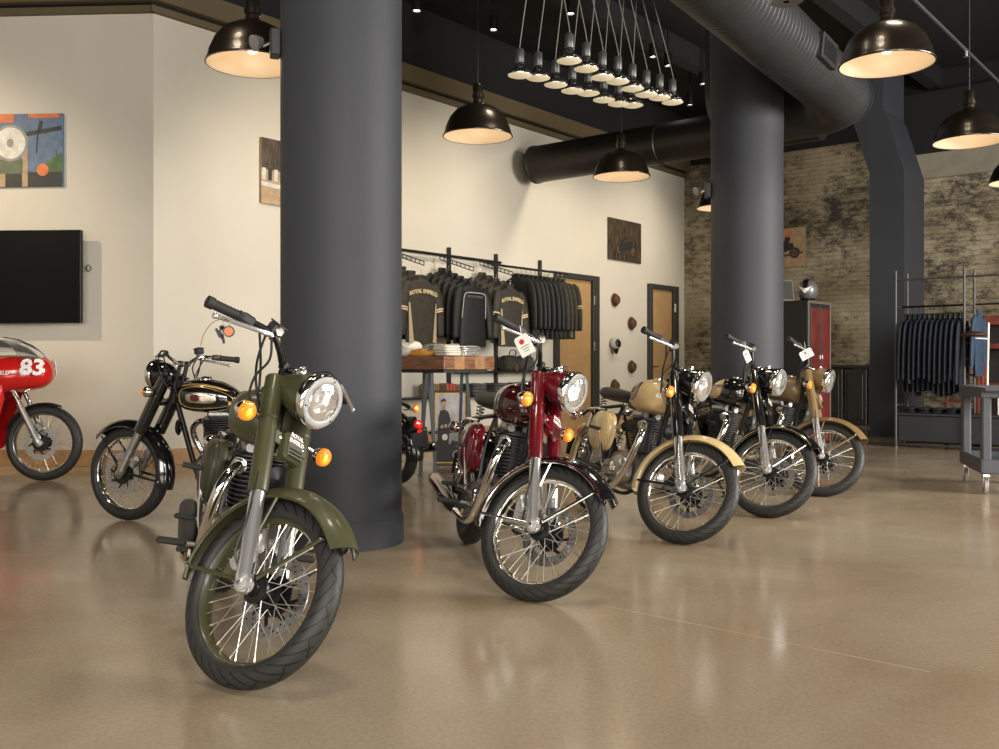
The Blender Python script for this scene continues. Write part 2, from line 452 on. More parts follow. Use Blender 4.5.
    if ty != 'racer':
        b = MB(); prof = [(.945, .03, 1.01, .012), (.96, .055, 1.008, .026), (.985, .074, 1.006, .042), (1.02, .088, 1.005, .058), (1.07, .097, 1.005, .077), (1.115, .102, 1.006, .092), (1.16, .100, 1.005, .099), (1.178, .099, 1.005, .099)]
        if ty == 'bullet': prof = [(1.03, .02, 1.005, .02), (1.045, .055, 1.005, .055), (1.08, .08, 1.005, .08), (1.12, .09, 1.005, .09), (1.178, .092, 1.005, .092)]
        b.loft([sell(x, 0, z, hy, hz, 28, 2.1) for x, hy, z, hz in prof], forkm, S)
        if ty == 'bullet':
            for s in (-1, 1): b.box((1.06, s*.088, .99), (.07, .006, .05), 'blackm', S)
        na = b.build('headlamp_nacelle', root)
        b = MB(); X = (1, 0, 0)
        b.lathe([(.101, -.040), (.105, -.034), (.1055, -.012), (.102, -.002), (.097, .002), (.095, .001)], 'chrome', LC, X, 40, S)
        b.lathe([(.097, .001), (.095, .006), (.078, .008), (.071, .006)], 'ring', LC, X, 40, S)
        b.build('headlamp_rim', na)
        b = MB(); b.lathe([(.073, .004), (.069, .010), (.050, .017), (.025, .0215), (.0005, .023)], 'lens', LC, X, 36, S)
        b.build('headlamp_lens', na)
        for i in range(3 if ty != 'bullet' else 0):
            a = PI/2+2*PI*i/3; q = LC+Vector((.008, .086*cos(a), .086*sin(a)))
            b = MB(); b.sph(q, .0035, 'blackm', S, 8, 6); b.build('rim_screw', na)
        if ty == 'classic':
            for s in (-1, 1):
                b = MB(); q = Vector((1.10, s*.068, 1.078)); d = Vector((.75, s*.25, .62))
                b.lathe([(.019, -.02), (.0195, .004), (.016, .009), (.0125, .007)], 'chrome', q, d, 18, S)
                b.lathe([(.0125, .006), (.008, .009), (.0005, .010)], 'lens', q, d, 14, S)
                b.build('pilot_lamp', na)
        b = MB(); b.lathe([(.03, 0), (.034, .004), (.032, .01), (.02, .013), (.0005, .0135)], 'blackm', (1.0, 0, 1.075), (-.2, 0, 1), 24, S); b.lathe([(.034, -.01), (.0355, .003), (.034, .006)], 'chrome', (1.0, 0, 1.075), (-.2, 0, 1), 24, S)
        b.build('speedometer', root)
    if ty == 'classic':
        # louvred cover with the maker's name under the lamp
        Tn = S @ frame(FF(.115, 0, .85), Vector((0, 1, 0)), AX, FW)
        b = MB(); b.box((0, 0, -.015), (.105, .105, .05), forkm, Tn, .012)
        for i in range(3): b.box((0, -.012-.014*i, .011), (.07, .005, .006), 'blackm', Tn, .002)
        for s in (-1, 1): b.box((s*.068, .02, -.02), (.045, .05, .01), forkm, Tn, .003); b.lathe([(.008, 0), (.007, .006), (.0005, .007)], 'chrome', Tn @ Vector((s*.066, .02, -.015)), (Tn.to_3x3() @ Vector((0, 0, 1))), 8)
        hc = b.build('horn_cover', root)
        put_text('ROYAL\nENFIELD', .022, 'letterwhite', hc, Tn @ Matrix.Translation((0, .03, .0105)), bold=.0006)
    # ---- turn signals
    if ty != 'racer':
        sy = .225 if ty == 'classic' else .17
        for s in ((-1,) if P.get('onesig') else (-1, 1)):
            q = Vector((1.108, s*sy, .845)) if ty == 'classic' else Vector((1.11, s*sy, .885))
            make_signal(root, q, (1, 0, 0), S, q+Vector((-.03, -s*(sy-.12), .005)))
        for s in (-1, 1):
            q = Vector((-.20, s*.16, .665)); make_signal(root, q, (-1, 0, .05), I, Vector((-.16, s*.05, .67)))
    # ---- handlebar
    if ty != 'racer':
        ge = Vector((.876, .43, 1.128)) if ty == 'classic' else Vector((.80, .40, 1.13))
        ri = Vector((.955, 0, 1.075))
        path = [ri]+[Vector(p) for p in ((.96, .05, 1.08), (.975, .11, 1.115), (.97, .17, 1.15), (.945, .24, 1.152))]+[ge]
        if ty == 'bullet': path = [ri, Vector((.96, .05, 1.08)), Vector((.97, .11, 1.11)), Vector((.96, .17, 1.135)), Vector((.92, .24, 1.14)), ge]
        full = [Vector((p.x, -p.y, p.z)) for p in path[::-1]]+path[1:]
        b = MB(); b.tube(full, .0115, 'blackm' if ty == 'classic' else 'chrome', S, 12, smooth=5)
        for s in (-1, 1): b.tube([FF(.005, s*.035, 1.03), Vector((.955, s*.035, 1.085))], .014, 'blackm', S, 10); b.box((.955, s*.035, 1.083), (.045, .022, .035), 'blackm', S, .006)
        hb = b.build('handlebar', root)
        for s in (-1, 1):
            e = Vector((ge.x, s*ge.y, ge.z)); i0 = Vector((path[4].x, s*path[4].y, path[4].z)); d = (e-i0).normalized(); L_ = (e-i0).length
            b = MB(); g0 = i0+d*(L_-.135)
            b.tube([g0, g0+d*.006, g0+d*.008, e-d*.03, e-d*.028, e-d*.003, e], [.022, .022, .0185, .0185, .023, .023, .015], 'rubber', S, 14)
            for k in range(7): b.tube([g0+d*(.015+.013*k), g0+d*(.019+.013*k)], .0195, 'rubber', S, 12)
            b.build('grip', hb)
            b = MB(); sw = g0-d*.03
            b.box((0, 0, 0), (.038, .06, .04), 'plastic', S @ Matrix.Translation(sw) @ Matrix.Rotation(s*.2, 4, 'Z'), .009)
            b.box((-.022, 0, .008), (.012, .016, .010), 'redp' if s < 0 else 'plastic', S @ Matrix.Translation(sw), .003)
            b.box((-.022, .012, -.008), (.010, .012, .008), 'white' if s > 0 else 'plastic', S @ Matrix.Translation(sw), .003)
            b.build('switch_housing', hb)
            b = MB(); pv = sw-d*.07+Vector((.050, 0, -.018)); tip = e+Vector((.062, 0, -.040))-d*.015
            if s > 0: tip = e+Vector((.06, .0, -.03))
            b.tube([pv, pv+(tip-pv)*.25+Vector((.012, 0, 0)), pv+(tip-pv)*.7+Vector((.008, 0, 0)), tip-(tip-pv)*.03, tip], [.011, .009, .008, .009, .009], 'satin', S, 8, smooth=3)
            b.sph(tip, .012, 'satin', S, 8, 6)
            b.box((0, 0, 0), (.05, .03, .02), 'steel' if s < 0 else 'blackm', S @ Matrix.Translation(pv-Vector((.015, 0, 0))), .006)
            b.build('brake_lever' if s < 0 else 'clutch_lever', hb)
        b = MB(); q = Vector((.965, -.165, 1.175))
        b.box((0, 0, 0), (.05, .055, .038), 'plastic', S @ Matrix.Translation(q) @ Matrix.Rotation(.25, 4, 'Y'), .006)
        b.lathe([(.019, 0), (.017, .003), (.014, .0025), (.0005, .0025)], 'steel', q+Vector((.026, 0, -.004)), (1, 0, -.1), 18, S)
        b.box((.0, 0, .021), (.054, .058, .006), 'plastic', S @ Matrix.Translation(q) @ Matrix.Rotation(.25, 4, 'Y'), .002)
        b.tube([q+Vector((0, .01, -.02)), q+Vector((-.005, .01, -.045))], .012, 'plastic', S, 8)
        b.build('brake_reservoir', hb)
        b = MB()
        for s, loops in ((-1, [[(.99, -.19, 1.14), (1.01, -.16, 1.06), (.985, -.16, .98), (1.0, -.145, .90), (1.05, -.11, .87)], [(.97, -.20, 1.14), (.96, -.17, 1.05), (.95, -.12, .98), (.97, -.06, .9)], [(.95, -.22, 1.14), (.95, -.16, 1.07), (.93, -.09, 1.0), (.95, -.04, .88)]]),
                         (1, [[(.99, .21, 1.14), (1.02, .17, 1.05), (1.0, .13, .95), (.97, .06, .88)], [(.96, .21, 1.14), (.97, .15, 1.05), (.95, .08, .98), (.95, .04, .87)]])):
            for l in loops: b.tube(l, .0048, 'cable', S, 7, smooth=6)
        b.build('control_cables', hb)
        b = MB(); b.tube([FF(.03, -.075, .88), FF(.075, -.12, .74), FF(.06, -.125, .55), FF(.03, -.12, .42), Vector((1.37, -.06, .33))], .004, 'cable', S, 6, smooth=6); b.build('brake_cable', root)
    # ---- tank
    if ty != 'racer':
        b = MB(); rings = []
        for i in range(26):
            x = .555+(1.0-.555)*i/25
            rings.append([tank_pt(x, 2*PI*k/36) for k in range(36)])
        b.loft(rings, paintm, I); tk = b.build('fuel_tank', root, 60); tk.data.materials[0] = M[P.get('tank', paintm)]
        b = MB(); b.lathe([(.036, -.01), (.037, .006), (.032, .013), (.012, .016), (.0005, .0165)], 'chrome', (.80, 0, .985), (0, 0, 1), 24); b.build('fuel_cap', tk)
        pan = P.get('panel')
        for s in (-1, 1):
            if pan:
                b = MB(); tank_patch(b, s, *P.get('prange', (.60, .76, -.55, .75)), pan, I); b.build('tank_panel', tk)
            if P.get('pin'):
                b = MB(); tank_patch(b, s, .60, .95, -.55, .62, P['pin'], I, .002, ring=True, taper=-.1)
                if ty == 'bullet':
                    tank_patch(b, s, .63, .93, .75, .85, P['pin'], I, .002, ring=True)
                b.build('pinstripe', tk)
            if ty == 'bullet':
                b = MB(); tank_patch(b, s, .70, .90, -.22, .28, 'badge', I, .006); tank_patch(b, s, .80, .87, -.14, .2, 'maroonpanel', I, .008); bd = b.build('tank_badge', tk)
            elif P.get('badge'):
                p = tank_pt(.80, 0 if s > 0 else PI, .004)
                x = Vector((-s*1.0, 0, 0)); Tn = frame(p+Vector((-.02, 0, .03)), x, Vector((0, 0, 1)), Vector((0, s, 0)))
                put_text('ROYAL ENFIELD', .022, P['badge'], tk, Tn @ Matrix.Translation((0, 0, .0)), bold=.0005)
        # saddle
        b = MB()
        if ty == 'bullet':
            sec = [(-.12, .08, .85, .015), (-.09, .12, .86, .035), (.1, .135, .865, .045), (.3, .135, .86, .042), (.45, .12, .855, .04), (.56, .09, .86, .035), (.60, .06, .86, .02)]
        else:
            sec = [(.085, .07, .885, .014), (.10, .11, .875, .040), (.16, .138, .866, .048), (.26, .14, .860, .046), (.38, .115, .856, .040), (.48, .085, .858, .036), (.56, .065, .862, .026), (.585, .045, .86, .014)]
        b.loft([sell(x, 0, z, hy, hz, 22, 2.6) for x, hy, z, hz in sec], 'leather', I); st = b.build('saddle', root, 60)
        if ty == 'classic':
            for s in (-1, 1):
                b = MB(); pts = [Vector((.15+.022*cos(a), s*.09+.022*sin(a), .745+.095*a/(2*PI*5))) for a in [i*.45 for i in range(70)]]
                b.tube(pts, .0045, 'chrome', I, 5); b.build('saddle_spring', st)
        b = MB()
        for s in (-1, 1): b.lathe([(.02, 0), (.018, .01)], 'chrome', (.3, s*.1, .835), (0, 0, 1), 8)
        b.tube([(.56, 0, .835), (.3, 0, .83), (.12, 0, .835)], .012, 'blackm'); b.build('saddle_bracket', st)
    # ---- rear fender, lamp, plate
    if ty != 'racer':
        rf = make_fender(root, 'rear_fender', (0, 0, RR), RR+.055, 192, 48, .092, fend, I, .06, flare=.0)
        b = MB(); b.box((-.335, 0, .55), (.09, .085, .08), 'blackm' if paintm != 'maroon' else fend, I, .02); b.box((-.31, 0, .60), (.10, .05, .05), fend, I, .015)
        tl = b.build('tail_lamp', root)
        b = MB(); b.lathe([(.04, 0), (.041, .012), (.034, .024), (.0005, .03)], 'redl', (-.375, 0, .56), (-1, 0, .1), 22); b.build('lens', tl)
        b = MB(); b.box((-.385, 0, .43), (.004, .19, .13), 'blackm', I, .002); b.tube([(-.37, 0, .53), (-.38, 0, .4)], .008, 'blackm'); b.build('number_plate_holder', root)
        b = MB(); b.box((-.39, 0, .50), (.006, .05, .025), 'redl', I, .003); b.build('rear_reflector', root)
        for s in (-1, 1):
            b = MB(); b.tube([(.30, s*.12, .74), (.05, s*.135, .735), (-.18, s*.12, .69), (-.24, s*.06, .67)], .010, 'chrome', I, 8, smooth=4); b.build('grab_rail', root)
    # ---- toolboxes
    if ty != 'racer':
        for s in (-1, 1):
            outline = [(.20, .56), (.22, .655), (.28, .715), (.38, .73), (.47, .71), (.51, .64), (.50, .54), (.45, .47), (.37, .45), (.26, .475)]
            cx, cz = .36, .595; rings = []
            N2 = 40; ol = []
            n = len(outline)
            for i in range(N2):
                t = i*n/N2; k = int(t); fr = t-k; p = [Vector((*outline[(k+d) % n], 0)) for d in (-1, 0, 1, 2)]
                ol.append(.5*((2*p[1])+(p[2]-p[0])*fr+(2*p[0]-5*p[1]+4*p[2]-p[3])*fr*fr+(3*p[1]-p[0]-3*p[2]+p[3])*fr**3))
            for k, y in ((.80, .110), (.96, .112), (1.0, .118), (1.0, .145), (.975, .148), (.975, .153), (1.0, .156), (.98, .168), (.955, .171), (.955, .174), (.965, .177), (.86, .193), (.6, .203), (.25, .208), (.01, .209)):
                rings.append([Vector((cx+(q.x-cx)*k, s*y, cz+(q.y-cz)*k)) for q in ol])
            b = MB(); b.loft(rings, P.get('toolbox', paintm), I); tb = b.build('toolbox', root, 50)
            b = MB(); b.lathe([(.012, 0), (.011, .006), (.0005, .007)], 'chrome', (.36, s*.208, .60), (0, s, 0), 12); b.tube([(.26, s*.1, .70), (.24, s*.12, .60), (.28, s*.11, .48)], .006, 'chrome', I, 6, smooth=3); b.build('latch', tb)
    # ---- frame
    b = MB(); fm = P.get('frame', 'blackm')
    b.tube([(1.005, 0, .93), (1.03, 0, .82)], .034, fm, I, 14)
    b.tube([(1.01, 0, .84), (.96, 0, .62), (.91, 0, .40), (.88, 0, .30)], .019, fm, I, 12, smooth=3)
    b.tube([(.98, 0, .89), (.8, 0, .80), (.55, 0, .79), (.42, 0, .80)], .019, fm, I, 10, smooth=3)
    for s in (-1, 1):
        b.tube([(.88, s*.02, .32), (.80, s*.08, .22), (.6, s*.10, .21), (.45, s*.10, .25), (.42, s*.09, .42), (.40, s*.08, .62), (.42, s*.05, .79)], .0125, fm, I, 8, smooth=4)
        b.tube([(.45, s*.06, .79), (.2, s*.105, .755), (-.02, s*.11, .73), (-.18, s*.10, .68)], .0125, fm, I, 8, smooth=4)
        b.tube([(.42, s*.09, .40), (.2, s*.115, .60), (.1, s*.115, .74)], .0115, fm, I, 8, smooth=3)
    b.build('bike_frame', root)
    b = MB()
    for s in (-1, 1): b.tube([(.44, s*.10, .335), (.2, s*.105, .33), (0, s*.105, .318), (-.05, s*.105, .318)], .016, 'blackm', I, 10)
    b.tube([(.44, -.10, .335), (.44, .10, .335)], .02, 'blackm', I, 10); b.tube([(0, -.12, .316), (0, .12, .316)], .01, 'steel', I, 8)
    b.build('swingarm', root)
    for s in (-1, 1):
        b = MB(); a0, a1 = Vector((-.005, s*.125, .345)), Vector((.115, s*.125, .70)); d = (a1-a0)
        b.tube([a0, a0+d*.35], .021, 'chrome' if ty != 'bullet' else 'blackm', I, 12); b.tube([a0+d*.3, a1-d*.25], .011, 'steel', I, 8); b.tube([a1-d*.28, a1], .030, 'blackm' if ty != 'classic' else 'chrome', I, 14); b.sph(a0, .018, 'blackm'); 
        sh = b.build('shock_absorber', root)
        b = MB(); x = Vector((0, 1, 0)).cross(d.normalized()); pts = [a0+d*(.12+.62*i/80)+(Vector((0, 1, 0))*cos(i*.6)+x*sin(i*.6))*.027 for i in range(81)]
        b.tube(pts, .0045, 'chrome', I, 5); b.build('shock_spring', sh)
    # ---- engine
    b = MB()
    prof = [(.44, .09, .36, .10), (.47, .10, .36, .125), (.56, .105, .36, .135), (.68, .095, .37, .145), (.78, .09, .36, .14), (.86, .075, .35, .11), (.89, .05, .35, .07)]
    b.loft([sell(x, 0, z, hy, hz, 22, 3) for x, hy, z, hz in prof], 'alu', I)
    eng = b.build('engine', root)
    b = MB()
    b.loft([[Vector((q.y+.70, y, q.z+.36)) for q in sell(0, 0, 0, .125*k, .095*k, 26, 2.6)] for k, y in ((1, -.09), (1, -.128), (.95, -.142), (.8, -.148), (.01, -.149))], 'alu', I)
    for q in ((.63, .36, .045), (.755, .40, .03), (.755, .32, .025)): b.lathe([(q[2], 0), (q[2]*.95, .008), (q[2]*.6, .012), (.0005, .013)], 'chrome', (q[0], -.147, q[1]), (0, -1, 0), 20)
    for i in range(10):
        a = 2*PI*i/10; b.lathe([(.006, 0), (.005, .005), (.0005, .005)], 'steel', (.70+.112*cos(a), -.141, .36+.083*sin(a)), (0, -1, 0), 6)
    b.build('timing_cover', eng)
    b = MB(); b.loft([[Vector((q.y+.51, y, q.z+.34)) for q in sell(0, 0, 0, .085*k, .075*k, 22, 2.4)] for k, y in ((1, -.09), (1, -.12), (.9, -.135), (.01, -.138))], 'alu', I); b.build('gearbox_cover', eng)
    b = MB(); b.loft([[Vector((q.y+.60, y, q.z+.34)) for q in sell(0, 0, 0, .24*k, .095*k, 30, 2.3)] for k, y in ((1, .09), (1, .135), (.95, .15), (.8, .157), (.01, .158))], 'alu' if ty != 'bullet' else 'ddark', I); b.build('primary_cover', eng)
    b = MB(); cm = 'ddark'
    b.tube([(.72, 0, .48), (.72, 0, .70)], .068, cm, I, 18); make_fins(b, .72, 0, .505, .655, 9, .105, .095, cm, I); b.build('cylinder', eng)
    b = MB(); make_fins(b, .72, 0, .672, .715, 4, .11, .10, cm, I)
    b.box((.70, 0, .725), (.15, .15, .06), 'ddark', I, .02)
    for s in (-1, 1): b.loft([sell(x, s*.045, .745, .03*k, .03*k, 12, 2.5) for x, k in ((.62, .6), (.635, 1), (.77, 1), (.785, .6))], 'alu', I)
    b.tube([(.80, -.07, .685), (.84, -.085, .67)], .03, 'alu', I, 12)
    b.build('cylinder_head', eng)
    b = MB(); b.tube([(.62, 0, .68), (.52, 0, .66)], .024, 'blackm', I, 12); b.box((.53, .0, .655), (.07, .09, .09), 'ddark', I, .015); b.tube([(.49, 0, .66), (.40, 0, .65)], .035, 'rubber', I, 12)
    b.build('throttle_body', eng)
    b = MB(); b.box((.94, 0, .50), (.05, .10, .12), 'ddark', I, .012)
    for i in range(9): b.box((.968, 0, .45+.0125*i), (.01, .10, .005), 'alu', I, .001)
    b.tube([(.94, 0, .56), (.95, 0, .59)], .02, 'chrome', I, 10); b.build('oil_cooler', root) if ty == 'classic' else None
    b = MB(); b.lathe([(.035, 0), (.055, .01), (.05, .02), (.0005, .03)], 'blackm', (.97, .06, .66), (1, 0, 0), 18); b.build('horn', root)
    # ---- exhaust
    if ty != 'racer':
        b = MB(); b.tube([(.82, -.075, .675), (.89, -.095, .67), (.945, -.13, .62), (.945, -.15, .54), (.88, -.16, .40), (.79, -.165, .29), (.70, -.172, .235), (.55, -.18, .225), (.40, -.185, .235)], .0215, 'chrome', I, 14, smooth=5)
        b.tube([(.82, -.075, .675), (.835, -.08, .675)], .031, 'chrome', I, 14)
        ex = b.build('exhaust_header', root)
        b = MB(); b.tube([(.42, -.185, .235), (.36, -.188, .24), (.28, -.19, .25), (-.28, -.20, .315), (-.33, -.20, .32), (-.36, -.20, .324), (-.362, -.20, .324)], [.022, .03, .043, .045, .044, .036, .02], P.get('muffler', 'darkchrome'), I, 18)
        b.disc((-.365, -.20, .324), (1, 0, -.1), .028, .01, 'blackm', I, 14); b.build('muffler', ex)
    else:
        b = MB(); b.tube([(.82, -.075, .675), (.90, -.10, .62), (.90, -.13, .45), (.80, -.15, .24), (.5, -.16, .2), (.3, -.17, .24), (-.2, -.18, .34)], [.02, .02, .02, .02, .02, .035, .045], 'chrome', I, 12, smooth=4); b.build('exhaust_header', root)
    # ---- kick start, pegs, pedals, stand
    b = MB(); b.tube([(.50, -.14, .36), (.50, -.165, .37), (.46, -.185, .50), (.44, -.20, .60)], [.014, .012, .010, .009], 'chrome', I, 8, smooth=3); b.tube([(.44, -.20, .60), (.44, -.28, .605)], .012, 'rubber', I, 10); b.build('kick_starter', root)
    for s in (-1, 1):
        b = MB(); b.tube([(.56, s*.12, .30), (.56, s*.22, .30)], .011, 'steel', I, 8); b.box((.56, s*.265, .302), (.038, .12, .026), 'rubber', I, .008); b.build('footpeg', root)
        b = MB(); b.tube([(.30, s*.13, .36), (.30, s*.19, .365)], .009, 'steel', I, 8); b.box((.30, s*.225, .367), (.03, .09, .022), 'rubber', I, .007); b.tube([(.30, s*.13, .36), (.42, s*.11, .33)], .008, 'blackm', I, 6); b.build('passenger_peg', root)
    b = MB(); b.tube([(.52, -.13, .26), (.62, -.19, .25), (.72, -.215, .27), (.76, -.22, .30)], .008, 'chrome', I, 8, smooth=3); b.box((.78, -.225, .315), (.06, .045, .012), 'rubber', I, .004); b.build('brake_pedal', root)
    b = MB(); b.tube([(.60, .165, .30), (.72, .19, .28), (.80, .2, .30)], .007, 'chrome', I, 8, smooth=3); b.tube([(.80, .19, .30), (.80, .24, .30)], .009, 'rubber', I, 8); b.build('gear_lever', root)
    yy = .30; zz = yy*math.tan(lean)/1+.008
    b = MB(); b.tube([(.56, .11, .24), (.52, .2, .15), (.47, yy, zz)], .010, 'blackm', I, 8); b.box((.47, yy, zz+.002), (.06, .05, .012), 'blackm', Matrix.Translation((.47, yy, zz)) @ Matrix.Rotation(lean, 4, 'X') @ Matrix.Translation((-.47, -yy, -zz)), .003); b.build('side_stand', root)
    b = MB()
    b.tube([(.48, .13, .395), (.2, .13, .40), (0, .13, .395), (-.09, .13, .36)], .02, fend if ty == 'classic' else 'blackm', I, 8, smooth=3, flat=.4)
    b.build('chain_guard', root)
    b = MB(); b.tube([(.5, .068, .37), (0, .068, .40)], .006, 'ddark', I, 6); b.tube([(.5, .068, .28), (0, .068, .232)], .006, 'ddark', I, 6); b.build('chain', root)
    # ---- racer body
    if ty == 'racer':
        b = MB(); sec = [(1.43, .02, .92, .02), (1.425, .06, .92, .06), (1.40, .10, .925, .10), (1.35, .145, .925, .135), (1.26, .19, .92, .15), (1.12, .225, .91, .165), (.98, .24, .89, .18)]
        rings = [sell(x, 0, z, hy, hz, 40, 2.3) for x, hy, z, hz in sec]
        keep = []
        b.loft(rings, 'race_red', S if False else I, caps=False)
        b.poly([tuple(p) for p in rings[0]], 'race_red')
        low = [[(1.12, s*.225, .86), (1.0, s*.235, .80)] for s in (-1, 1)]
        for s in (-1, 1):
            r2 = []
            for x, z0, z1, y in ((1.10, .70, .86, .20), (1.04, .45, .88, .215), (.95, .28, .90, .22), (.80, .20, .86, .22), (.62, .20, .62, .2), (.50, .25, .45, .18)):
                r2.append([Vector((x, s*(y-.05*(1-k/6)**2), z0+(z1-z0)*k/6)) for k in range(7)]+[Vector((x, s*(y-.006-.05*(1-k/6)**2), z0+(z1-z0)*k/6)) for k in range(6, -1, -1)])
            b.loft(r2, 'race_red', I)
        fa = b.build('fairing', root, 60)
        b = MB(); rs = []
        for x, hy, z, h in ((1.38, .07, 1.01, .02), (1.33, .11, 1.03, .06), (1.25, .15, 1.045, .11), (1.14, .17, 1.055, .15), (1.02, .18, 1.06, .165)):
            rs.append([Vector((x, hy*cos(t), z+h*sin(t))) for t in [PI*i/14 for i in range(15)]])
        b.loft(rs, 'screen', I, closed=False); b.build('windscreen', fa, 60)
        for s in (-1, 1):
            yr = lambda x: .0
            Tn = frame(Vector((1.335, s*.170, .955)), Vector((s*-.90, .43, 0)), Vector((0, -s*.22, .97)), Vector((.43, s*.88, .2)))
            put_text('83', .19, 'letterwhite', fa, Tn, 'race_number', bold=.006, wrap=2.2, extrude=.004)
            Tl = frame(Vector((1.02, s*.243, .91)), Vector((-s, 0, 0)), Vector((0, 0, 1)), Vector((0, s, 0)))
            put_text('ROYAL ENFIELD', .045, 'letterwhite', fa, Tl, bold=.001)
        b = MB(); b.loft([sell(x, 0, z, hy, hz, 22, 2.6) for x, hy, z, hz in ((.45, .07, .83, .03), (.47, .11, .84, .07), (.6, .13, .86, .10), (.8, .15, .87, .11), (.93, .13, .88, .09), (.97, .08, .88, .05))], 'race_red', I); tk = b.build('fuel_tank', root, 60)
        b = MB(); b.lathe([(.036, -.01), (.037, .006), (.0005, .0165)], 'chrome', (.78, 0, .975), (0, 0, 1), 20); b.build('fuel_cap', tk)
        b = MB(); b.loft([sell(x, 0, z, hy, hz, 22, 2.6) for x, hy, z, hz in ((-.20, .06, .90, .05), (-.18, .10, .90, .09), (-.08, .12, .88, .10), (.0, .125, .83, .06), (.25, .12, .80, .035), (.44, .09, .81, .04), (.46, .06, .82, .02))], 'race_red', I)
        b.box((.22, 0, .835), (.40, .19, .03), 'leather', I, .012); b.build('saddle', root, 60)
        b = MB()
        for s in (-1, 1):
            b.tube([FF(.066, s*.094, 1.02), FF(.03, s*.2, 1.01), FF(-.02, s*.32, .985)], .011, 'blackm', S, 10); b.tube([FF(.01, s*.22, 1.005), FF(-.02, s*.33, .985)], .017, 'rubber', S, 10)
        b.build('clip_on_bars', root)
        b = MB()
        for s in (-1, 1): b.lathe([(.001, -.05), (.035, -.04), (.04, 0), (.034, .004), (.0005, .005)], 'blackm', (1.08, s*.05, 1.03), (-.8, 0, .6), 18)
        b.build('instruments', root)
        make_fender(root, 'rear_fender', (0, 0, RR), RR+.04, 160, 60, .07, 'blackm', I, .03)
    return root, S
def bike_pt(root, S, p, steered=False):
    p = Vector(p); return root.matrix_world @ (S @ p if steered else p)
paint('maroon_dark', (.035, .003, .003), .12, 1)
paint('green_shade', (.034, .034, .017), .5, .15)  # same olive paint, darkened in colour for the shade around the toolbox
BIKES = {}
def B(k, label, pos, yaw, lean, steer, P, **kw):
    BIKES[k] = make_bike(label, pos, rad(yaw), rad(lean), rad(steer), P, **kw)
B('green', 'matt olive green motorcycle with olive rims, nearest the camera before the big round column', (-1.322, 4.538, 0), -72, 11.1, 42.1,
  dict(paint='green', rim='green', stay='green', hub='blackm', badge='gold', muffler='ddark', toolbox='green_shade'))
B('maroon', 'maroon motorcycle with maroon fork covers, gloss black front mudguard and chrome rims', (-.194, 5.751, 0), -77.3, 10, 45.2,
  dict(paint='maroon', fender='gloss_black', fork='maroon', toolbox='maroon', chromelip=1, fgold='maroon', tank='maroon_dark', panel='gloss_black', prange=(.60, .84, -.5, .9)))
B('cream', 'cream motorcycle with black fork covers and maroon tank patch, right of the maroon one', (.645, 7.118, 0), -73, 11.2, 40,
  dict(paint='cream', onesig=1, fork='gloss_black', stay='blackm', panel='maroonpanel', prange=(.60, .84, -.30, .95), darkeng=1))
B('black', 'gloss black motorcycle with cream tank panel, parked between the cream and the sand-tan ones', (1.367, 8.085, 0), -69.7, 11.4, 34.9,
  dict(paint='gloss_black', onesig=1, panel='cream', prange=(.60, .84, -.5, .9), badge='maroonpanel', fgold='gold', chromelip=0, darkeng=1))
B('tan', 'matt sand-tan motorcycle with tan fork covers and mudguards, farthest right of the row', (2.146, 9.191, 0), -71.7, 10.6, 42.1,
  dict(paint='tan', onesig=1, stay='tan', badge='gold', darkeng=1))
B('bullet', 'black motorcycle with gold pinstripes and chrome tank badge, facing left behind the olive green one', (-1.18, 6.644, 0), 179.8, 8.1, -23,
  dict(type='bullet', paint='gloss_black', slider='alu', pin='gold', stay='blackm', darkeng=1))
B('racer', 'red race motorcycle with fairing numbered 83 and clear screen, under the wall television', (-4.2-1.37*1.085, 8.86, 0), 1, 2.0, 0,
  dict(type='racer', paint='race_red', stay='blackm', rim='steel', slider='alu'), scale=1.085)
B('hidden', 'black motorcycle hidden behind the nearest column except its red tail lamp and rear tyre', (-.93, 8.62, 0), 138, 8, 20,
  dict(paint='gloss_black', darkeng=1))
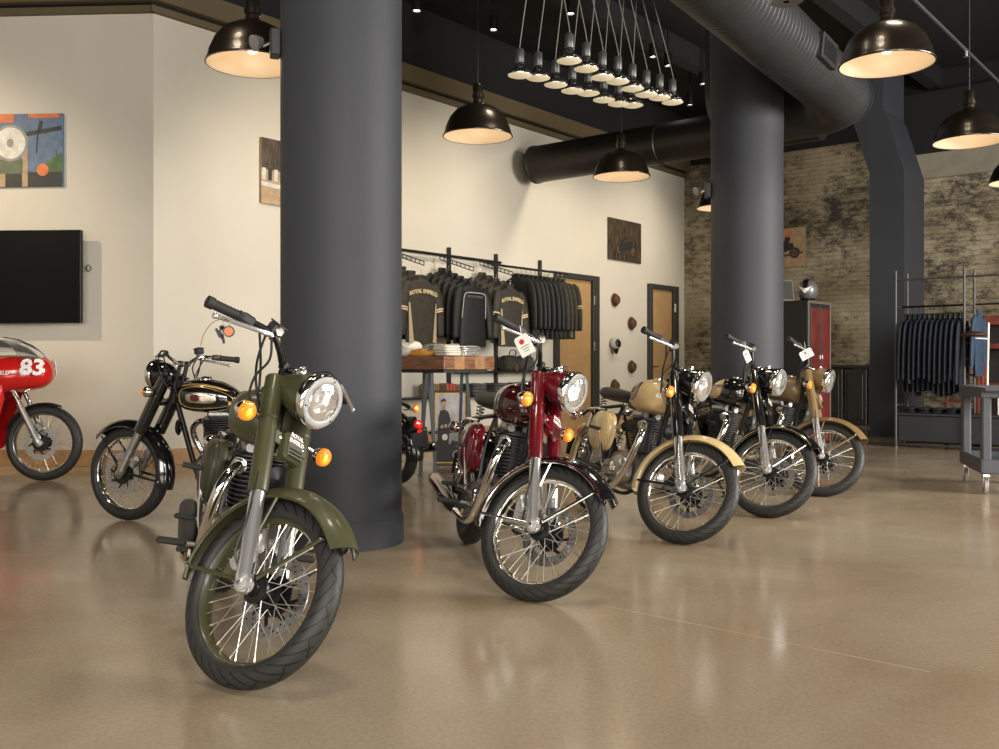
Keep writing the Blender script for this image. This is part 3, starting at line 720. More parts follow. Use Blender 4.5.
# ------------------------------------------------------------------ setting
def brick_mat():
    m, nt, b = new_mat('painted_old_brick'); L = nt.links.new; nd = nt.nodes.new
    tc = nd('ShaderNodeTexCoord'); sp = nd('ShaderNodeSeparateXYZ'); cb = nd('ShaderNodeCombineXYZ')
    L(tc.outputs['Object'], sp.inputs[0]); L(sp.outputs[0], cb.inputs[0]); L(sp.outputs[2], cb.inputs[1])
    n0 = nd('ShaderNodeTexNoise'); n0.inputs['Scale'].default_value = 9; L(tc.outputs['Object'], n0.inputs['Vector'])
    ad = nd('ShaderNodeVectorMath'); ad.operation = 'MULTIPLY_ADD'; ad.inputs[1].default_value = (.02, .02, 0); L(n0.outputs['Color'], ad.inputs[0]); L(cb.outputs[0], ad.inputs[2])
    br = nd('ShaderNodeTexBrick'); br.inputs['Scale'].default_value = 1; br.inputs['Brick Width'].default_value = .22; br.inputs['Row Height'].default_value = .078
    br.inputs['Mortar Size'].default_value = .009; br.inputs['Mortar Smooth'].default_value = .3
    br.inputs['Color1'].default_value = (.40, .36, .275, 1); br.inputs['Color2'].default_value = (.35, .315, .24, 1); br.inputs['Mortar'].default_value = (.335, .30, .228, 1)
    L(ad.outputs[0], br.inputs['Vector'])
    n1 = nd('ShaderNodeTexNoise'); n1.inputs['Scale'].default_value = 4.5; n1.inputs['Detail'].default_value = 10; n1.inputs['Roughness'].default_value = .8
    mp = nd('ShaderNodeMapping'); mp.inputs['Scale'].default_value = (1, 1, 1.9); L(tc.outputs['Object'], mp.inputs[0]); L(mp.outputs[0], n1.inputs['Vector'])
    r1 = nd('ShaderNodeValToRGB'); r1.color_ramp.elements[0].position = .465; r1.color_ramp.elements[1].position = .62; L(n1.outputs['Fac'], r1.inputs['Fac'])
    n4 = nd('ShaderNodeTexNoise'); n4.inputs['Scale'].default_value = .7; n4.inputs['Detail'].default_value = 3; L(tc.outputs['Object'], n4.inputs['Vector'])
    ax = nd('ShaderNodeMath'); ax.operation = 'MULTIPLY_ADD'; ax.inputs[1].default_value = .55; L(n4.outputs['Fac'], ax.inputs[0]); sx_ = nd('ShaderNodeMath'); sx_.operation = 'SUBTRACT'; L(n1.outputs['Fac'], sx_.inputs[0]); sx_.inputs[1].default_value = .275; L(sx_.outputs[0], ax.inputs[2]); L(ax.outputs[0], r1.inputs['Fac'])
    mx = nd('ShaderNodeMix'); mx.data_type = 'RGBA'; L(r1.outputs['Color'], mx.inputs['Factor']); L(br.outputs['Color'], mx.inputs['A']); mx.inputs['B'].default_value = (.055, .05, .045, 1)
    n2 = nd('ShaderNodeTexNoise'); n2.inputs['Scale'].default_value = .9; n2.inputs['Detail'].default_value = 6; L(tc.outputs['Object'], n2.inputs['Vector'])
    r2 = nd('ShaderNodeValToRGB'); r2.color_ramp.elements[0].position = .35; r2.color_ramp.elements[0].color = (.55, .48, .36, 1); r2.color_ramp.elements[1].position = .65; r2.color_ramp.elements[1].color = (1.25, 1.2, 1.1, 1); L(n2.outputs['Fac'], r2.inputs['Fac'])
    m2 = nd('ShaderNodeMix'); m2.data_type = 'RGBA'; m2.blend_type = 'MULTIPLY'; m2.inputs['Factor'].default_value = 1; L(mx.outputs['Result'], m2.inputs['A']); L(r2.outputs['Color'], m2.inputs['B'])
    L(m2.outputs['Result'], b.inputs['Base Color']); setp(b, rough=.85)
    bp = nd('ShaderNodeBump'); bp.inputs['Strength'].default_value = .8; bp.inputs['Distance'].default_value = .02
    ma = nd('ShaderNodeMath'); ma.operation = 'SUBTRACT'; L(n1.outputs['Fac'], ma.inputs[0]); L(br.outputs['Fac'], ma.inputs[1]); L(ma.outputs[0], bp.inputs['Height']); L(bp.outputs['Normal'], b.inputs['Normal'])
    return m
def floor_mat():
    m, nt, b = new_mat('polished_concrete'); L = nt.links.new; nd = nt.nodes.new
    tc = nd('ShaderNodeTexCoord')
    n1 = nd('ShaderNodeTexNoise'); n1.inputs['Scale'].default_value = .55; n1.inputs['Detail'].default_value = 8; n1.inputs['Roughness'].default_value = .6; n1.inputs['Distortion'].default_value = .6; L(tc.outputs['Object'], n1.inputs['Vector'])
    r1 = nd('ShaderNodeValToRGB'); e = r1.color_ramp.elements; e[0].position = .3; e[0].color = (.295, .216, .137, 1); e[1].position = .72; e[1].color = (.47, .395, .287, 1)
    k = e.new(.5); k.color = (.388, .308, .213, 1); L(n1.outputs['Fac'], r1.inputs['Fac'])
    n2 = nd('ShaderNodeTexNoise'); n2.inputs['Scale'].default_value = 60; n2.inputs['Detail'].default_value = 4; n2.inputs['Roughness'].default_value = .8; L(tc.outputs['Object'], n2.inputs['Vector'])
    r2 = nd('ShaderNodeValToRGB'); r2.color_ramp.elements[0].position = .35; r2.color_ramp.elements[0].color = (.82, .82, .82, 1); r2.color_ramp.elements[1].position = .7; r2.color_ramp.elements[1].color = (1.12, 1.12, 1.12, 1); L(n2.outputs['Fac'], r2.inputs['Fac'])
    mx = nd('ShaderNodeMix'); mx.data_type = 'RGBA'; mx.blend_type = 'MULTIPLY'; mx.inputs['Factor'].default_value = 1; L(r1.outputs['Color'], mx.inputs['A']); L(r2.outputs['Color'], mx.inputs['B'])
    L(mx.outputs['Result'], b.inputs['Base Color'])
    n3 = nd('ShaderNodeTexNoise'); n3.inputs['Scale'].default_value = 1.6; n3.inputs['Detail'].default_value = 6; L(tc.outputs['Object'], n3.inputs['Vector'])
    mr = nd('ShaderNodeMapRange'); mr.inputs['From Min'].default_value = .35; mr.inputs['From Max'].default_value = .7; mr.inputs['To Min'].default_value = .13; mr.inputs['To Max'].default_value = .27; L(n3.outputs['Fac'], mr.inputs['Value']); L(mr.outputs[0], b.inputs['Roughness'])
    setp(b, spec=.5)
    bp = nd('ShaderNodeBump'); bp.inputs['Strength'].default_value = .04; bp.inputs['Distance'].default_value = .02; L(n3.outputs['Fac'], bp.inputs['Height']); L(bp.outputs['Normal'], b.inputs['Normal'])
    return m
M['brick'] = brick_mat(); M['floor'] = floor_mat()
M['wallw'] = mat('white_plaster', (.63, .59, .505), .75, noise=.02, nscale=1.5, bump=.03, bscale=90)
M['colgrey'] = mat('slate_grey_paint', (.034, .037, .047), .62, noise=.06, nscale=3, bump=.03)
M['khaki'] = mat('khaki_band_paint', (.12, .09, .045), .6)
M['ceil'] = mat('black_ceiling_paint', (.005, .005, .006), .85)
M['duct'] = mat('dark_duct_paint', (.035, .036, .04), .45, .3, noise=.1, nscale=5)
M['duct2'] = mat('bronze_dark_duct', (.028, .024, .02), .4, .5, noise=.1, nscale=5)
M['jointline'] = mat('pale_floor_joint', (.42, .35, .24), .3)
M['wood'] = mat('baseboard_wood', (.42, .25, .12), .5, noise=.15, nscale=12)
M['concrete'] = mat('pale_concrete', (.26, .24, .19), .8, noise=.15, nscale=4, bump=.2)
M['doorwood'] = mat('tan_door_veneer', (.42, .26, .12), .5, noise=.08, nscale=6)
M['doorframe'] = mat('dark_door_frame', (.035, .035, .033), .5)
M['darkpanel'] = mat('dark_wood_panel', (.02, .017, .016), .5, noise=.2, nscale=8)

def struct(b, name, angle=35, **k): return tag(b.build(name, None, angle, **k), kind='structure')
b = MB(); b.box((1, 8, -.1), (30, 32, .2), 'floor', None, .01); struct(b, 'floor')
j0, j1 = on_floor(600, 605, .0), on_floor(930, 672, .0); jd = (j1-j0).normalized()
b = MB(); b.box((0, 0, 0), ((j1-j0).length, .004, .0016), 'jointline', frame((j0+j1)/2, jd, Vector((-jd.y, jd.x, 0)), Vector((0, 0, 1))), .0003); struct(b, 'floor_joint')
b = MB(); b.box((1, 8, CEIL+.1), (30, 32, .2), 'ceil', None, .01); struct(b, 'ceiling')
def wall_obj(name, p, d, length, h, m, th=.2, z0=0):
    """box wall whose face runs from p along d; body lies behind the face (left of d seen from above)"""
    b = MB(); b.box((length/2, th/2, (h+z0)/2), (length, th, h-z0), m, None, .001)
    o = struct(b, name); o.location = p; o.rotation_euler = (0, 0, math.atan2(d.y, d.x)); return o
wall_len = (C1-C0).length
LD = Vector((-.998, .059, 0)).normalized(); LN = Vector((-LD.y*1, LD.x, 0))
if LN.y > 0: LN = -LN
wall_obj('wall_white', C0, U, wall_len, WALLH, 'wallw')
LS = C0+LD*7.5
wall_obj('wall_left', LS, -LD, 7.5, WALLH, 'wallw')
wall_obj('wall_brick', C1, N, 13, 5.0, 'brick')
wall_obj('trim_1', C0-N*0+Vector((0, 0, 0)), U, wall_len, CEIL, 'ceil', .19, WALLH)
wall_obj('trim_2', LS, -LD, 7.5, CEIL, 'ceil', .19, WALLH)
wall_obj('trim_3', C1, N, 13, CEIL, 'ceil', .19, 5.0)
def band(name, p, d, n, length, e0=0, e1=0):
    b = MB(); x0, x1 = -e0, length+e1; c = (x0+x1)/2; l = x1-x0
    b.box((c, -.03, WALLH+.035), (l, .06, .07), 'khaki', None, .003)
    b.box((c, -.02, WALLH+.085), (l, .04, .035), 'blackm', None, .003)
    b.box((c, -.07, WALLH+.215), (l, .14, .23), 'khaki', None, .004)
    o = struct(b, name); o.location = p; o.rotation_euler = (0, 0, math.atan2(d.y, d.x))
band('trim_4', C0, U, N, wall_len, 0.05, 0)
band('trim_5', LS, -LD, LN, 7.5, 0, 0.02)
b = MB(); b.box((wall_len/2, -.012, .085), (wall_len, .024, .17), 'wood', None, .004); o = struct(b, 'baseboard_white'); o.location = C0; o.rotation_euler = (0, 0, math.atan2(U.y, U.x))
b = MB(); b.box((3.75, -.012, .085), (7.5, .024, .17), 'wood', None, .004); o = struct(b, 'baseboard_left'); o.location = LS; o.rotation_euler = (0, 0, math.atan2(-LD.y, -LD.x))
# pale lintel beam and dark soffit over the right part of the brick wall
def along_brick(t0, t1, z0, z1, d0, d1, m, name):
    b = MB(); b.box(((t0+t1)/2, -(d0+d1)/2, (z0+z1)/2), (t1-t0, d1-d0, z1-z0), m, None, .004)
    o = struct(b, name); o.location = C1; o.rotation_euler = (0, 0, math.atan2(N.y, N.x)); return o
along_brick(4.0, 12, 4.2, 4.62, 0, .06, 'concrete', 'trim_6')
along_brick(3.9, 12, 4.62, 5.6, 0, .25, 'ceil', 'trim_7')
b = MB()
for i in range(5): b.box((2.55+.42*i, -.05, .52), (.39, .06, .98), 'darkpanel', None, .01); b.box((2.55+.42*i, -.085, .52), (.27, .02, .8), 'darkpanel', None, .008)
b.box((3.39, -.06, 1.05), (2.2, .12, .05), 'darkpanel', None, .008)
o = struct(b, 'wainscot_wall_panel'); o.location = C1; o.rotation_euler = (0, 0, math.atan2(N.y, N.x))
# round columns
for i, (x, y) in enumerate(((-.955, 5.83), (2.54, 9.90))):
    b = MB(); r = .362
    b.lathe([(r+.012, 0), (r+.012, .16), (r+.004, .17), (r, .175), (r, 3.2), (r+.02, 5.2), (r+.10, 5.6), (r+.12, CEIL)], 'colgrey', (x, y, 0), (0, 0, 1), 72)
    struct(b, 'column_%d' % (i+1), 25)
# square pillar with a bent head at the brick wall
pc = Vector((5.96, 14.2, 0)); hd = Vector((-.3, 0, 0))
b = MB(); w, dp = .50, 1.0
rings = []
for z, off in ((0, 0), (3.95, 0), (4.35, -.12), (4.75, -.24), (4.9, -.30), (CEIL, -.30)):
    o0 = pc+N*off; o0 = Vector((o0.x, o0.y, z)); rings.append([o0, o0+U*dp, o0+U*dp-N*w, o0-N*w])
b.loft(rings, 'colgrey'); struct(b, 'column_3', 20)
# ceiling joists
b = MB()
k = 0
for t in (-2.0, .6, 3.2, 5.8, 8.4):
    b = MB(); b.box((0, 0, CEIL-.16), (.22, 22, .32), 'ceil', None, .01); k += 1
    o = struct(b, 'ceiling_beam'); p = C0+N*(t+1.5)+U*4; o.location = (p.x, p.y, 0); o.rotation_euler = (0, 0, math.atan2(U.y, U.x)-PI/2)
# doors
def door(n, px0, px1, zt, ajar):
    s0 = (on_white(px0, 340)-C0).dot(U); s1 = (on_white(px1, 340)-C0).dot(U); w = s1-s0; fr = .09
    root = empty('door_%d' % n); tag(root, kind='structure'); root.location = C0+U*s0; root.rotation_euler = (0, 0, math.atan2(U.y, U.x))
    b = MB(); b.box((fr/2, -.03, zt/2), (fr, .10, zt), 'doorframe'); b.box((w-fr*1.1, -.03, zt/2), (fr*2.2, .10, zt), 'doorframe'); b.box((w/2, -.03, zt-fr/2), (w-.01, .098, fr), 'doorframe'); b.build('door_frame', root)
    b = MB(); b.box(((w-fr*1.2)/2, -.012, (zt-fr)/2+.005), (w-3.2*fr, .03, zt-fr-.02), 'doorwood', None, .003); lf = b.build('door_leaf', root)
    for z in (.3, zt*.5+.1, zt-.42):
        b = MB(); b.box((w-fr*1.7, -.088, z), (fr*.8, .016, .16), 'steel', None, .003); b.build('hinge', root)
    b = MB(); b.tube([(fr+.09, -.025, 1.05), (fr+.09, -.075, 1.05), (fr+.2, -.08, 1.05)], .011, 'steel', None, 8); b.build('door_handle', lf)
door(1, 553, 596, 2.60, 0); door(2, 647, 675.5, 2.60, 0)

# ------------------------------------------------------------------ ducts
b = MB(); H1 = 3.84; r = .285
near = Vector((-.33, 4.12, H1)); far = Vector((3.62, 10.08, H1)); d = (far-near).normalized()
path = [near+d*k for k in (0, 2, 4, 5.6, 6.2)]
path = [near, near+(far-near)*.5, far-d*.25]
pa = far-d*.25
for i in range(1, 9):
    a = i/8*PI/2; path.append(pa+d*(.42*sin(a))+(-N)*(.42*(1-cos(a))))
endp = path[-1]+(-N)*.62; path.append(endp)
for i in range(1, 7):
    a = i/6*PI/2; path.append(endp-N*(.33*sin(a))+Vector((0, 0, .33*(1-cos(a)))))
path.append(path[-1]+Vector((0, 0, 1.55)))
b.tube(path, r, 'duct', None, 40)
duct = tag(b.build('air_duct', None, 60), 'large slate grey round duct running diagonally in front of the far column top', 'duct')
b = MB(); L_ = (far-near).length
for i in range(int(L_/.085)):
    c = near+d*(.05+.085*i); b.lathe([(r, -.006), (r+.0022, 0), (r, .006)], 'duct', c, d, 40)
b.build('spiral_seam', duct)
q = near+d*5.35; sd = Vector((d.y, -d.x, 0)); up = Vector((0, 0, 1)); nn = (sd*.97-up*.1).normalized()
F = frame(q+nn*.28, d, nn.cross(d), nn)
b = MB(); b.box((0, 0, .01), (.46, .22, .05), 'duct', F, .006); b.box((0, 0, .037), (.38, .14, .006), 'blackm', F, .002)
for i in range(6): b.box((0, -.055+.022*i, .04), (.38, .006, .008), 'duct', F, .001)
b.build('air_grille', duct)
b = MB(); a0 = Vector((.44, 15.0, 4.17))+N*.13; a1 = a0+N*4.5; dd = (a1-a0).normalized()
b.tube([a0, a1], .28, 'duct2', None, 40); b.lathe([(.28, 0), (.292, .01), (.292, .05), (.28, .06)], 'duct2', a0, dd, 40)
b.lathe([(.28, 0), (.292, .01), (.292, .05), (.28, .06)], 'duct2', a0+dd*2.2, dd, 40)
tag(b.build('air_duct', None, 40), 'dark bronze round duct with closed end, running level behind the far column', 'duct')
# brass diffuser at the top
b = MB(); dc = Vector((1.86, 6.25, 3.42))
b.lathe([(.02, 0), (.10, 0), (.13, .03), (.16, .09), (.20, .16)], 'steel', dc, (0, 0, 1), 36); df = b.build('duct_diffuser', None)
b = MB(); b.lathe([(.20, .16), (.212, .17), (.212, .235), (.20, .245), (.19, .23)], 'brass', dc, (0, 0, 1), 36); b.build('brass_band', df)
b = MB(); b.lathe([(.19, .2), (.17, .26), (.17, .40), (.0005, .42)], 'duct', dc, (0, 0, 1), 36); b.tube([dc+Vector((0, 0, .4)), (dc.x, dc.y, CEIL)], .012, 'cord'); b.build('housing', df)
tag(df, 'grey diffuser housing with brass band hanging at the top edge, above the diagonal duct', 'diffuser')
# sprinkler pipe
b = MB(); p0, p1 = Vector((2.85, 6.5, 3.6)), Vector((6.6, 12.2, 3.9)); p0 = Vector((3.2, 7.2, 3.8)); 
p0 = Vector(((912-499.5)/FOC*7, 7, CAMH+368*7/FOC)); dz = p0.z
p1 = Vector(((1000-499.5)/FOC*9.1, 9.1, dz)); dv = (p1-p0).normalized()
b.tube([p0-dv*6, p1+dv*6], .014, 'duct', None, 8); pipe = b.build('sprinkler_pipe')
for k in (-1.2, 1.5, 4.2):
    b = MB(); q = p0+dv*k; b.tube([q, q-Vector((0, 0, .05))], .012, 'steel', None, 8); b.disc(q-Vector((0, 0, .055)), (0, 0, 1), .022, .004, 'steel'); b.build('sprinkler_head', pipe)
b = MB()
for k in (-4, 0, 4): b.tube([p0+dv*k, Vector(((p0+dv*k).x, (p0+dv*k).y, CEIL))], .005, 'steel', None, 6)
b.build('hanger_rod', pipe)
tag(pipe, 'thin dark sprinkler pipe crossing the ceiling above the right pendant lamps', 'pipe')

# ------------------------------------------------------------------ pendant lamps
M['shade'] = mat('bronze_black_enamel', (.035, .026, .018), .3, .7, coat=.3)
M['shadein'] = mat('cream_enamel_inside', (.60, .48, .36), .4, 0, emi=(1, .72, .38), es=.04)
M['bulb'] = mat('warm_bulb', (1, .8, .5), .3, emi=(1, .75, .42), es=1.5)
def make_pendant():
    root = empty('pendant_lamp'); R_ = .30
    prof = [(.045, .30), (.05, .29), (.07, .275), (.12, .262), (.19, .225), (.245, .16), (.28, .08), (.295, .02), (.302, .012), (.302, 0)]
    b = MB(); b.lathe(prof, 'shade', seg=48); sh = b.build('shade', root, 50)
    b = MB(); b.lathe([(.300, .001), (.286, .02), (.272, .08), (.237, .158), (.184, .218), (.115, .252), (.06, .262), (.001, .264)], 'shadein', seg=48); b.build('inner_reflector', sh, 60)
    b = MB(); b.lathe([(.296, -.003), (.306, -.002), (.307, .004), (.300, .010)], 'shade', seg=48); b.build('rim', sh)
    b = MB(); b.lathe([(.001, .46), (.035, .455), (.045, .44), (.045, .37), (.055, .365), (.055, .33), (.045, .325), (.045, .28)], 'shade', seg=24); b.build('neck', root)
    b = MB(); b.lathe([(.0005, .07), (.03, .08), (.042, .12), (.035, .16), (.02, .2), (.02, .24)], 'bulb', seg=16); b.build('bulb', root)
    b = MB()
    b.tube([(0, 0, .45), (0, 0, CEIL-3.06)], .006, 'cord', None, 6)
    b.lathe([(.001, CEIL-3.06-.03), (.05, CEIL-3.06-.02), (.055, CEIL-3.06)], 'shade', seg=16)
    b.build('cord', root); return root
PEND = [(-1.64, 6.4, 'black dome pendant lamp left of the nearest column, partly hidden by it'), (-.19, 8.4, 'black dome pendant lamp over the jacket rack, right of the nearest column'),
        (1.29, 10.2, 'bronze black dome pendant lamp below the reflector bulbs, before the dark duct'), (2.80, 12.2, 'dome pendant lamp peeping out left of the far column'),
        (2.57, 6.4, 'largest black dome pendant lamp at upper right'), (4.19, 8.6, 'black dome pendant lamp cut by the right photo edge, below the largest one'), (5.66, 10.5, 'dome pendant lamp whose left rim alone shows at the right photo edge')]
pr = make_pendant()
for i, (x, y, lab) in enumerate(PEND):
    o = pr if i == 0 else copy_tree(pr)
    o.location = (x, y, 3.06); o.rotation_euler = (0, 0, i*.7); tag(o, lab, 'pendant lamp', 'black dome pendant lamps')
# ------------------------------------------------------------------ reflector bulbs on cords
M['bulbface'] = mat('reflector_bulb_face', (.75, .68, .5), .35, 0, emi=(1, .85, .55), es=.22)
M['socket'] = mat('grey_socket', (.10, .10, .10), .4, .6)
M['cordl'] = mat('pale_cord', (.16, .155, .14), .6)
BAR = 4.0
A0, A1 = Vector((.128, 6.0, 2.87)), Vector((.965, 6.98, 2.94)); B0, B1 = Vector((.42, 5.8, 2.88)), Vector((1.235, 6.88, 2.94))
b = MB()
m0, m1 = (A0+B0)/2, (A1+B1)/2
bd = (m1-m0).normalized(); bd = Vector((bd.x, bd.y, 0)).normalized(); m0 = m0-N*.05; m1 = m1-N*.07
cb0 = Vector((m0.x, m0.y, BAR))-bd*.1; cb1 = Vector((m1.x, m1.y, BAR))+bd*.1
b.box((0, 0, .02), ((cb1-cb0).length, .07, .04), 'shade', frame((cb0+cb1)/2, bd, Vector((-bd.y, bd.x, 0)), Vector((0, 0, 1))), .006)
for q in (cb0+bd*.1, cb1-bd*.1): b.tube([q, (q.x, q.y, CEIL)], .008, 'cord', None, 6)
tag(b.build('lamp_mounting_bar'), 'dark bar under the ceiling from which the two rows of reflector bulbs hang', 'bar')
def bulb_at(p, top, lab, hot):
    root = empty('hanging_bulb', p, 0, lab, 'hanging bulb', 'reflector bulbs hanging in two rows')
    b = MB(); b.lathe([(.0765, 0), (.0775, .006), (.07, .022), (.045, .043), (.030, .052), (.026, .07), (.024, .085)], 'chrome', seg=28); rb = b.build('reflector', root, 60)
    b = MB(); b.lathe([(.0765, .001), (.06, -.006), (.03, -.0105), (.0005, -.012)], 'bulbface', seg=28); b.build('bulb_face', rb, 60)
    b = MB(); b.lathe([(.024, .075), (.027, .08), (.027, .155), (.02, .165), (.006, .17)], 'socket', seg=16); b.build('socket', root)
    b = MB(); t = Vector(top)-p; b.tube([(0, 0, .165), (t.x*.03, t.y*.03, .23), (t.x*.6, t.y*.6, .17+(t.z-.17)*.6), t], .0035, 'cordl', None, 6, smooth=3); b.build('cord', root)
nb = 0
for row, (q0, q1, dirw) in enumerate(((A0, A1, 'left'), (B0, B1, 'right'))):
    for i in range(8):
        t = i/7; p = q0.lerp(q1, t)+Vector((0, 0, random.uniform(-.015, .015)))
        tp = cb0.lerp(cb1, .1+.8*t+random.uniform(-.008, .008))+N*(-.014 if row == 0 else .014)*(-1 if (q1-q0).cross(B0-A0).z*0 else 1)
        ordn = ['first', 'second', 'third', 'fourth', 'fifth', 'sixth', 'seventh', 'last'][i]
        bulb_at(p, tp, '%s reflector bulb counted from the near end of the %s hanging row' % (ordn, 'left lower' if row == 0 else 'right upper'), i)
# ------------------------------------------------------------------ ceiling spots
M['spotlens'] = mat('spot_lens', (1, .95, .8), .3, emi=(1, .93, .78), es=14)
SP = [(416.7, 11), (493.5, 30), (570.7, 14), (653, 57), (668, 66), (702.7, 84), (690, 105)]
SPL = ['farthest left', 'left, beside the lamp cord of the second pendant', 'above the bulb rows', 'right of the bulb rows, nearer one', 'just beyond the nearer one', 'beside the far column, higher one', 'beside the far column, lower one']
def spot_obj():
    root = empty('ceiling_spotlight')
    b = MB(); b.lathe([(.0005, .19), (.05, .185), (.055, .17), (.055, .0), (.048, -.004), (.045, .02)], 'blackm', seg=20); b.build('lamp_can', root)
    b = MB(); b.lathe([(.045, .018), (.02, .012), (.0005, .01)], 'spotlens', seg=16); b.build('lens', root)
    b = MB(); b.tube([(0, 0, .17), (0, 0, .6)], .012, 'blackm', None, 8); b.build('stem', root); return root
sp = spot_obj()
for i, (px, py) in enumerate(SP):
    z = CEIL-.58; dz_ = z-CAMH; Z = dz_*FOC/(HORZ-py); o = sp if i == 0 else copy_tree(sp)
    o.location = ((px-499.5)/FOC*Z, Z, z); o.rotation_euler = (.0, 0, i)
    tag(o, 'small black ceiling spotlight with bright lens, '+SPL[i], 'spotlight', 'ceiling spotlights')
# column-mounted floodlights
def flood(px, z, cx, cy, lab):
    root = empty('wall_floodlight', (cx, cy, z), 0, lab, 'floodlight', 'floodlights on the columns')
    a = math.atan2(-cy, -cx)-rad(82)                       # left flank seen from the entrance
    d = Vector((cos(a), sin(a), 0)); t = Vector((-d.y, d.x, 0))
    F = frame(d*.362, t, Vector((0, 0, 1)), d)
    b = MB(); b.box((0, 0, .03), (.10, .16, .06), 'plastic', F, .008); b.build('back_box', root)
    b = MB(); b.tube([F @ Vector((0, 0, .06)), F @ Vector((0, -.02, .10))], .01, 'steel', None, 8); b.lathe([(.001, -.04), (.025, -.035), (.04, 0), (.045, .024), (.04, .026), (.0005, .022)], 'ring', F @ Vector((0, 0, .135)), F.to_3x3() @ Vector((.35, -.3, .6)), 20); b.build('lamp_head', root)
flood(0, 2.97, -.955, 5.83, 'small white floodlight head on the left flank of the nearest column'); flood(0, 2.87, 2.54, 9.9, 'small white floodlight head on the left flank of the far column')
# ------------------------------------------------------------------ pictures, television
for n_, c_ in (('p_blue', (.10, .16, .26)), ('p_orange', (.62, .17, .05)), ('p_white', (.62, .60, .56)), ('p_dark', (.02, .02, .02)), ('p_green', (.06, .13, .04)), ('p_grey', (.25, .25, .24)),
               ('p_olive', (.10, .12, .07)), ('p_sky', (.42, .40, .40)), ('p_skin', (.40, .26, .17)), ('p_yellow', (.70, .42, .04)), ('p_sand', (.42, .29, .17)), ('p_pink', (.40, .28, .16)), ('p_brown', (.10, .06, .03))):
    M[n_] = mat('print_'+n_[2:], c_, .55, noise=.2, nscale=14)
def forest_mat():
    m, nt, b = new_mat('forest_print'); L = nt.links.new; nd = nt.nodes.new
    tc = nd('ShaderNodeTexCoord'); mp = nd('ShaderNodeMapping'); mp.inputs['Scale'].default_value = (22, 1, 3); n = nd('ShaderNodeTexNoise'); n.inputs['Scale'].default_value = 1.6; n.inputs['Detail'].default_value = 6
    r = nd('ShaderNodeValToRGB'); r.color_ramp.elements[0].position = .35; r.color_ramp.elements[0].color = (.008, .006, .004, 1); r.color_ramp.elements[1].position = .7; r.color_ramp.elements[1].color = (.12, .08, .045, 1)
    L(tc.outputs['Object'], mp.inputs[0]); L(mp.outputs[0], n.inputs['Vector']); L(n.outputs['Fac'], r.inputs['Fac']); L(r.outputs['Color'], b.inputs['Base Color']); setp(b, rough=.5); return m
M['forest'] = forest_mat()
def oval(b, x, z, rx, rz, m, y, n=28): b.poly([(x+rx*cos(2*PI*i/n), y, z+rz*sin(2*PI*i/n)) for i in range(n)][::-1] if False else [(x+rx*cos(2*PI*i/n), y, z+rz*sin(2*PI*i/n)) for i in range(n)], m)
def quad(b, x0, z0, x1, z1, m, y): b.poly([(x0, y, z0), (x1, y, z0), (x1, y, z1), (x0, y, z1)], m)
def line(b, p, q, w, m, y):
    d = Vector((q[0]-p[0], 0, q[1]-p[1])).normalized(); s = Vector((-d.z, 0, d.x))*w/2; P, Q = Vector((p[0], y, p[1])), Vector((q[0], y, q[1])); b.poly([P-s, Q-s, Q+s, P+s], m)
def canvas(name, w, h, m, loc, d, lab, cat='picture', th=.035):
    """flat print: local x along the wall, z up, face at y=-th"""
    b = MB(); b.box((w/2, -th/2, h/2), (w, th, h), m, None, .003); o = b.build(name); o.location = loc; o.rotation_euler = (0, 0, math.atan2(d.y, d.x)); tag(o, lab, cat); return o
def left_at(px, py, off=0): return on_plane(px, py, C0+LN*off, LN)
# photo of a motorcycle front, on the left wall
br_ = left_at(64.5, 187); tl_ = left_at(64.5, 114); h = tl_.z-br_.z; w = h*1.5
o = canvas('picture_canvas', w, h, 'p_blue', br_+LD*w, -LD, 'canvas print of a motorcycle headlamp on blue, high on the left wall')
b = MB(); y = -.0365; x0 = w-h*.9
def X(fx): return w-h*(.88*(1-fx))
Z_ = lambda fz: h*(1-fz)
quad(b, .002, Z_(.12), X(.22), h-.002, 'p_orange', y); quad(b, X(.45), Z_(.06), X(.95), h-.002, 'p_orange', y-.0005)
quad(b, .002, .002, w-.002, Z_(.80), 'p_dark', y-.0005); b.poly([(X(.55), y-.001, Z_(.8)), (w-.002, y-.001, Z_(.52)), (w-.002, y-.001, Z_(.8))], 'p_green')
quad(b, X(0)-.1, .002, X(.08), Z_(.5), 'p_sand', y-.001); quad(b, X(.35), .002, X(.44), Z_(.3), 'p_sand', y-.001)
quad(b, X(0)-.12, Z_(.82), X(.36), Z_(.62), 'p_olive', y-.0015)
oval(b, X(.16), Z_(.40), h*.25, h*.25, 'p_grey', y-.002); oval(b, X(.16), Z_(.40), h*.215, h*.215, 'p_white', y-.0025); oval(b, X(.16), Z_(.40), h*.05, h*.06, 'p_grey', y-.003)
line(b, (X(.42), Z_(.28)), (X(.98), Z_(.20)), .045, 'p_dark', y-.002); line(b, (X(.66), Z_(.1)), (X(.62), Z_(.25)), .04, 'p_dark', y-.002); line(b, (X(.6), Z_(.25)), (X(.58), Z_(.55)), .012, 'p_dark', y-.002)
oval(b, X(.68), Z_(.77), h*.085, h*.085, 'p_orange', y-.003)
line(b, (X(.8), Z_(.78)), (X(.97), Z_(.55)), .012, 'p_green', y-.003); line(b, (X(.9), Z_(.78)), (X(.9), Z_(.5)), .012, 'p_green', y-.003)
b.build('printed_image', o)
